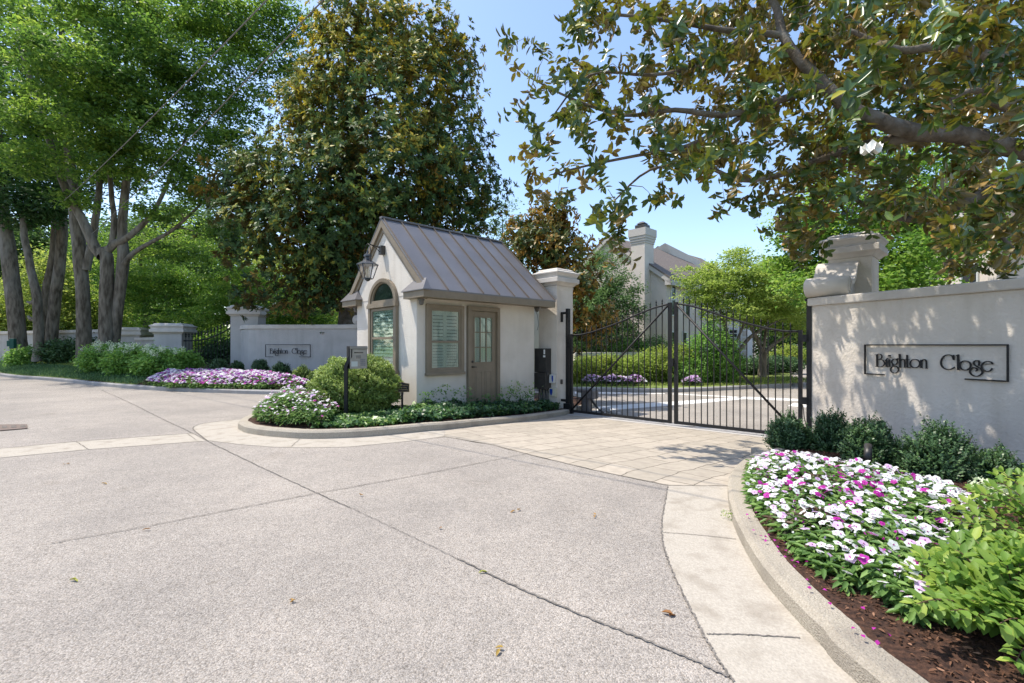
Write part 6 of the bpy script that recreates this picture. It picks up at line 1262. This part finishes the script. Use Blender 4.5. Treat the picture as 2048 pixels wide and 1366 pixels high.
# mulch chips
def chips(poly, n, hf, s, lab):
    q = scatter(poly, n); z = np.array([hf(x, y) for x, y in q])+.008; f = Fol(); f.add(np.column_stack([q, z]), norm(RS.normal(size=(n, 3))*[1, 1, .25]), norm(RS.normal(size=(n, 3))*.5+[0, 0, 1]), s*RS.uniform(.5, 1.6, n), s*.42*RS.uniform(.6, 1.4, n), RS.rand(n)**1.1, rich=True, fold=.3)
    tag(f.build("mulch", CHIP), lab, "mulch", None, "stuff")
chips([(1.72, .4), (1.68, 1.8), (1.66, 2.5), (1.75, 3.2), (1.95, 4.0), (2.5, 4.9), (3.3, 5.9), (4.7, 7.4), (5.8, 7.0), (6.3, 5.8), (6.6, 4.6), (5, 1.5), (3, .5)], 30000, rb_h, .024, "brown bark mulch covering the right planting bed")
chips([(-15.5, 17.0), (-12, 15.4), (-8, 13.75), (-5.8, 13.6), (-5.3, 14.5), (-6.5, 16.6), (-12.5, 17.6), (-15, 18.6)], 6000, lawn_h, .06, "dark bark mulch edging the left flower bed")
# fallen petals on the kerb and mulch
f = Fol(); n = 34; q = scatter([(1.5, 2.0), (1.72, 2.0), (1.9, 3.7), (1.72, 3.7)], n); f.add(np.column_stack([q, [gz(*p_)+.145 for p_ in q]]), rdir(n)*[1, 1, .1], rdir(n, 3), .022, .02, RS.rand(n)); tag(f.build("petal", PETM), "scattered magenta petals on the right kerb and mulch", "petals", None, "stuff")

# lime hydrangea, foreground right
hy = thing("hydrangea", (3.2, 2.75, .1), "lime green hydrangea with one cream bloom in the right foreground", "shrub")
ms = MB(); f = Fol(); rng = random.Random(5); nst = 330
for i in range(nst):
    a = rng.uniform(0, 6.283); rr_ = math.sqrt(rng.random()); low = rng.random() < .35
    cx, cy, R_, hk = (3.42, 2.56, .86, 1.05) if i > 8 and rng.random() < .58 else (2.38, 2.08, .52, .62); tx, ty = cx+math.cos(a)*rr_*R_, cy+math.sin(a)*rr_*R_*.95
    hmax = (.44*(1-rr_**2.6)+.14)*hk+rng.uniform(-.05, .05)
    if i < 9: a = math.pi+(-.2+.16*i); tx, ty = [(1.72, 2.0), (1.82, 1.95), (1.95, 2.02), (2.05, 1.85), (2.0, 2.2), (2.15, 2.05), (2.2, 1.8), (1.92, 1.85), (2.3, 2.25)][i]; hmax = .16+.05*rng.random(); rr_ = 1
    b = Vector((cx+math.cos(a)*.15, cy+math.sin(a)*.15, .08)); t = Vector((tx, ty, .12+hmax)); mid_ = b.lerp(t, .5)+Vector((0, 0, .10+.08*rng.random()))
    pts = [b*(1-s)**2+mid_*2*s*(1-s)+t*s*s for s in np.linspace(0, 1, 15)]; ms.tube(pts[:], [.006-.0003*j for j in range(15)], 4, cap=False)
    for j in range(5, 15):
        p0 = pts[j]; tg = (pts[min(14, j+1)]-pts[j-1]).normalized(); sd = tg.cross(Vector((0, 0, 1))).normalized(); u2 = sd.cross(tg).normalized()
        if j % 2: sd, u2 = (sd*.5+u2*.85).normalized(), (u2*.5-sd*.85).normalized()
        kk = 2 if j < 14 else 4
        for q_ in range(kk):
            d = (sd if q_ == 0 else -sd if q_ == 1 else u2*.5+sd*.3 if q_ == 2 else u2*.4-sd*.5)+tg*rng.uniform(.5, .9)+Vector((rng.uniform(-.2, .2), rng.uniform(-.2, .2), rng.uniform(-.15, .15)))
            l = rng.uniform(.05, .088)*(1 if j < 14 else .75); f.add(np.array([p0[:]]), np.array([d[:]]), np.array([[rng.uniform(-.35, .2), rng.uniform(-.45, .15), 1.0]]), l, l*.56, np.array([min(1, max(0, rng.gauss(.45, .22)+.02*(j-10)))]), rich=True, fold=.16, droop=.14)
f.build("foliage", L_HYD, hy); ms.build("stem", mat("stem_redbrown", (.13, .075, .05), rough=.8), hy)
f = Fol(); a0, a1 = np.array(P(1955, 968, 3.15)[:]), np.array(P(2035, 990, 2.95)[:]); n = 420; t = RS.rand(n, 1); w_ = .062*(1-t*.65); c = a0+(a1-a0)*t+rdir(n)*w_*RS.rand(n, 1)**.35
f.add(c, rdir(n), rdir(n, .8), .022, .02, np.clip(t[:, 0]*.9+RS.rand(n)*.3, 0, 1), rich=True); f.build("blossom", PETC, hy)
# weed at the kerb
f = Fol(); X, Y = G(1458, 1040); n = 60; f.add(np.column_stack([X+RS.normal(size=n)*.035, Y+RS.normal(size=n)*.03, .02+RS.rand(n)*.05]), rdir(n, .4), rdir(n, .8), .02, .008, RS.rand(n)); tag(f.build("weed", L_HYD, org=(X, Y, 0)), "tiny weed growing in the gutter against the right kerb", "weed")
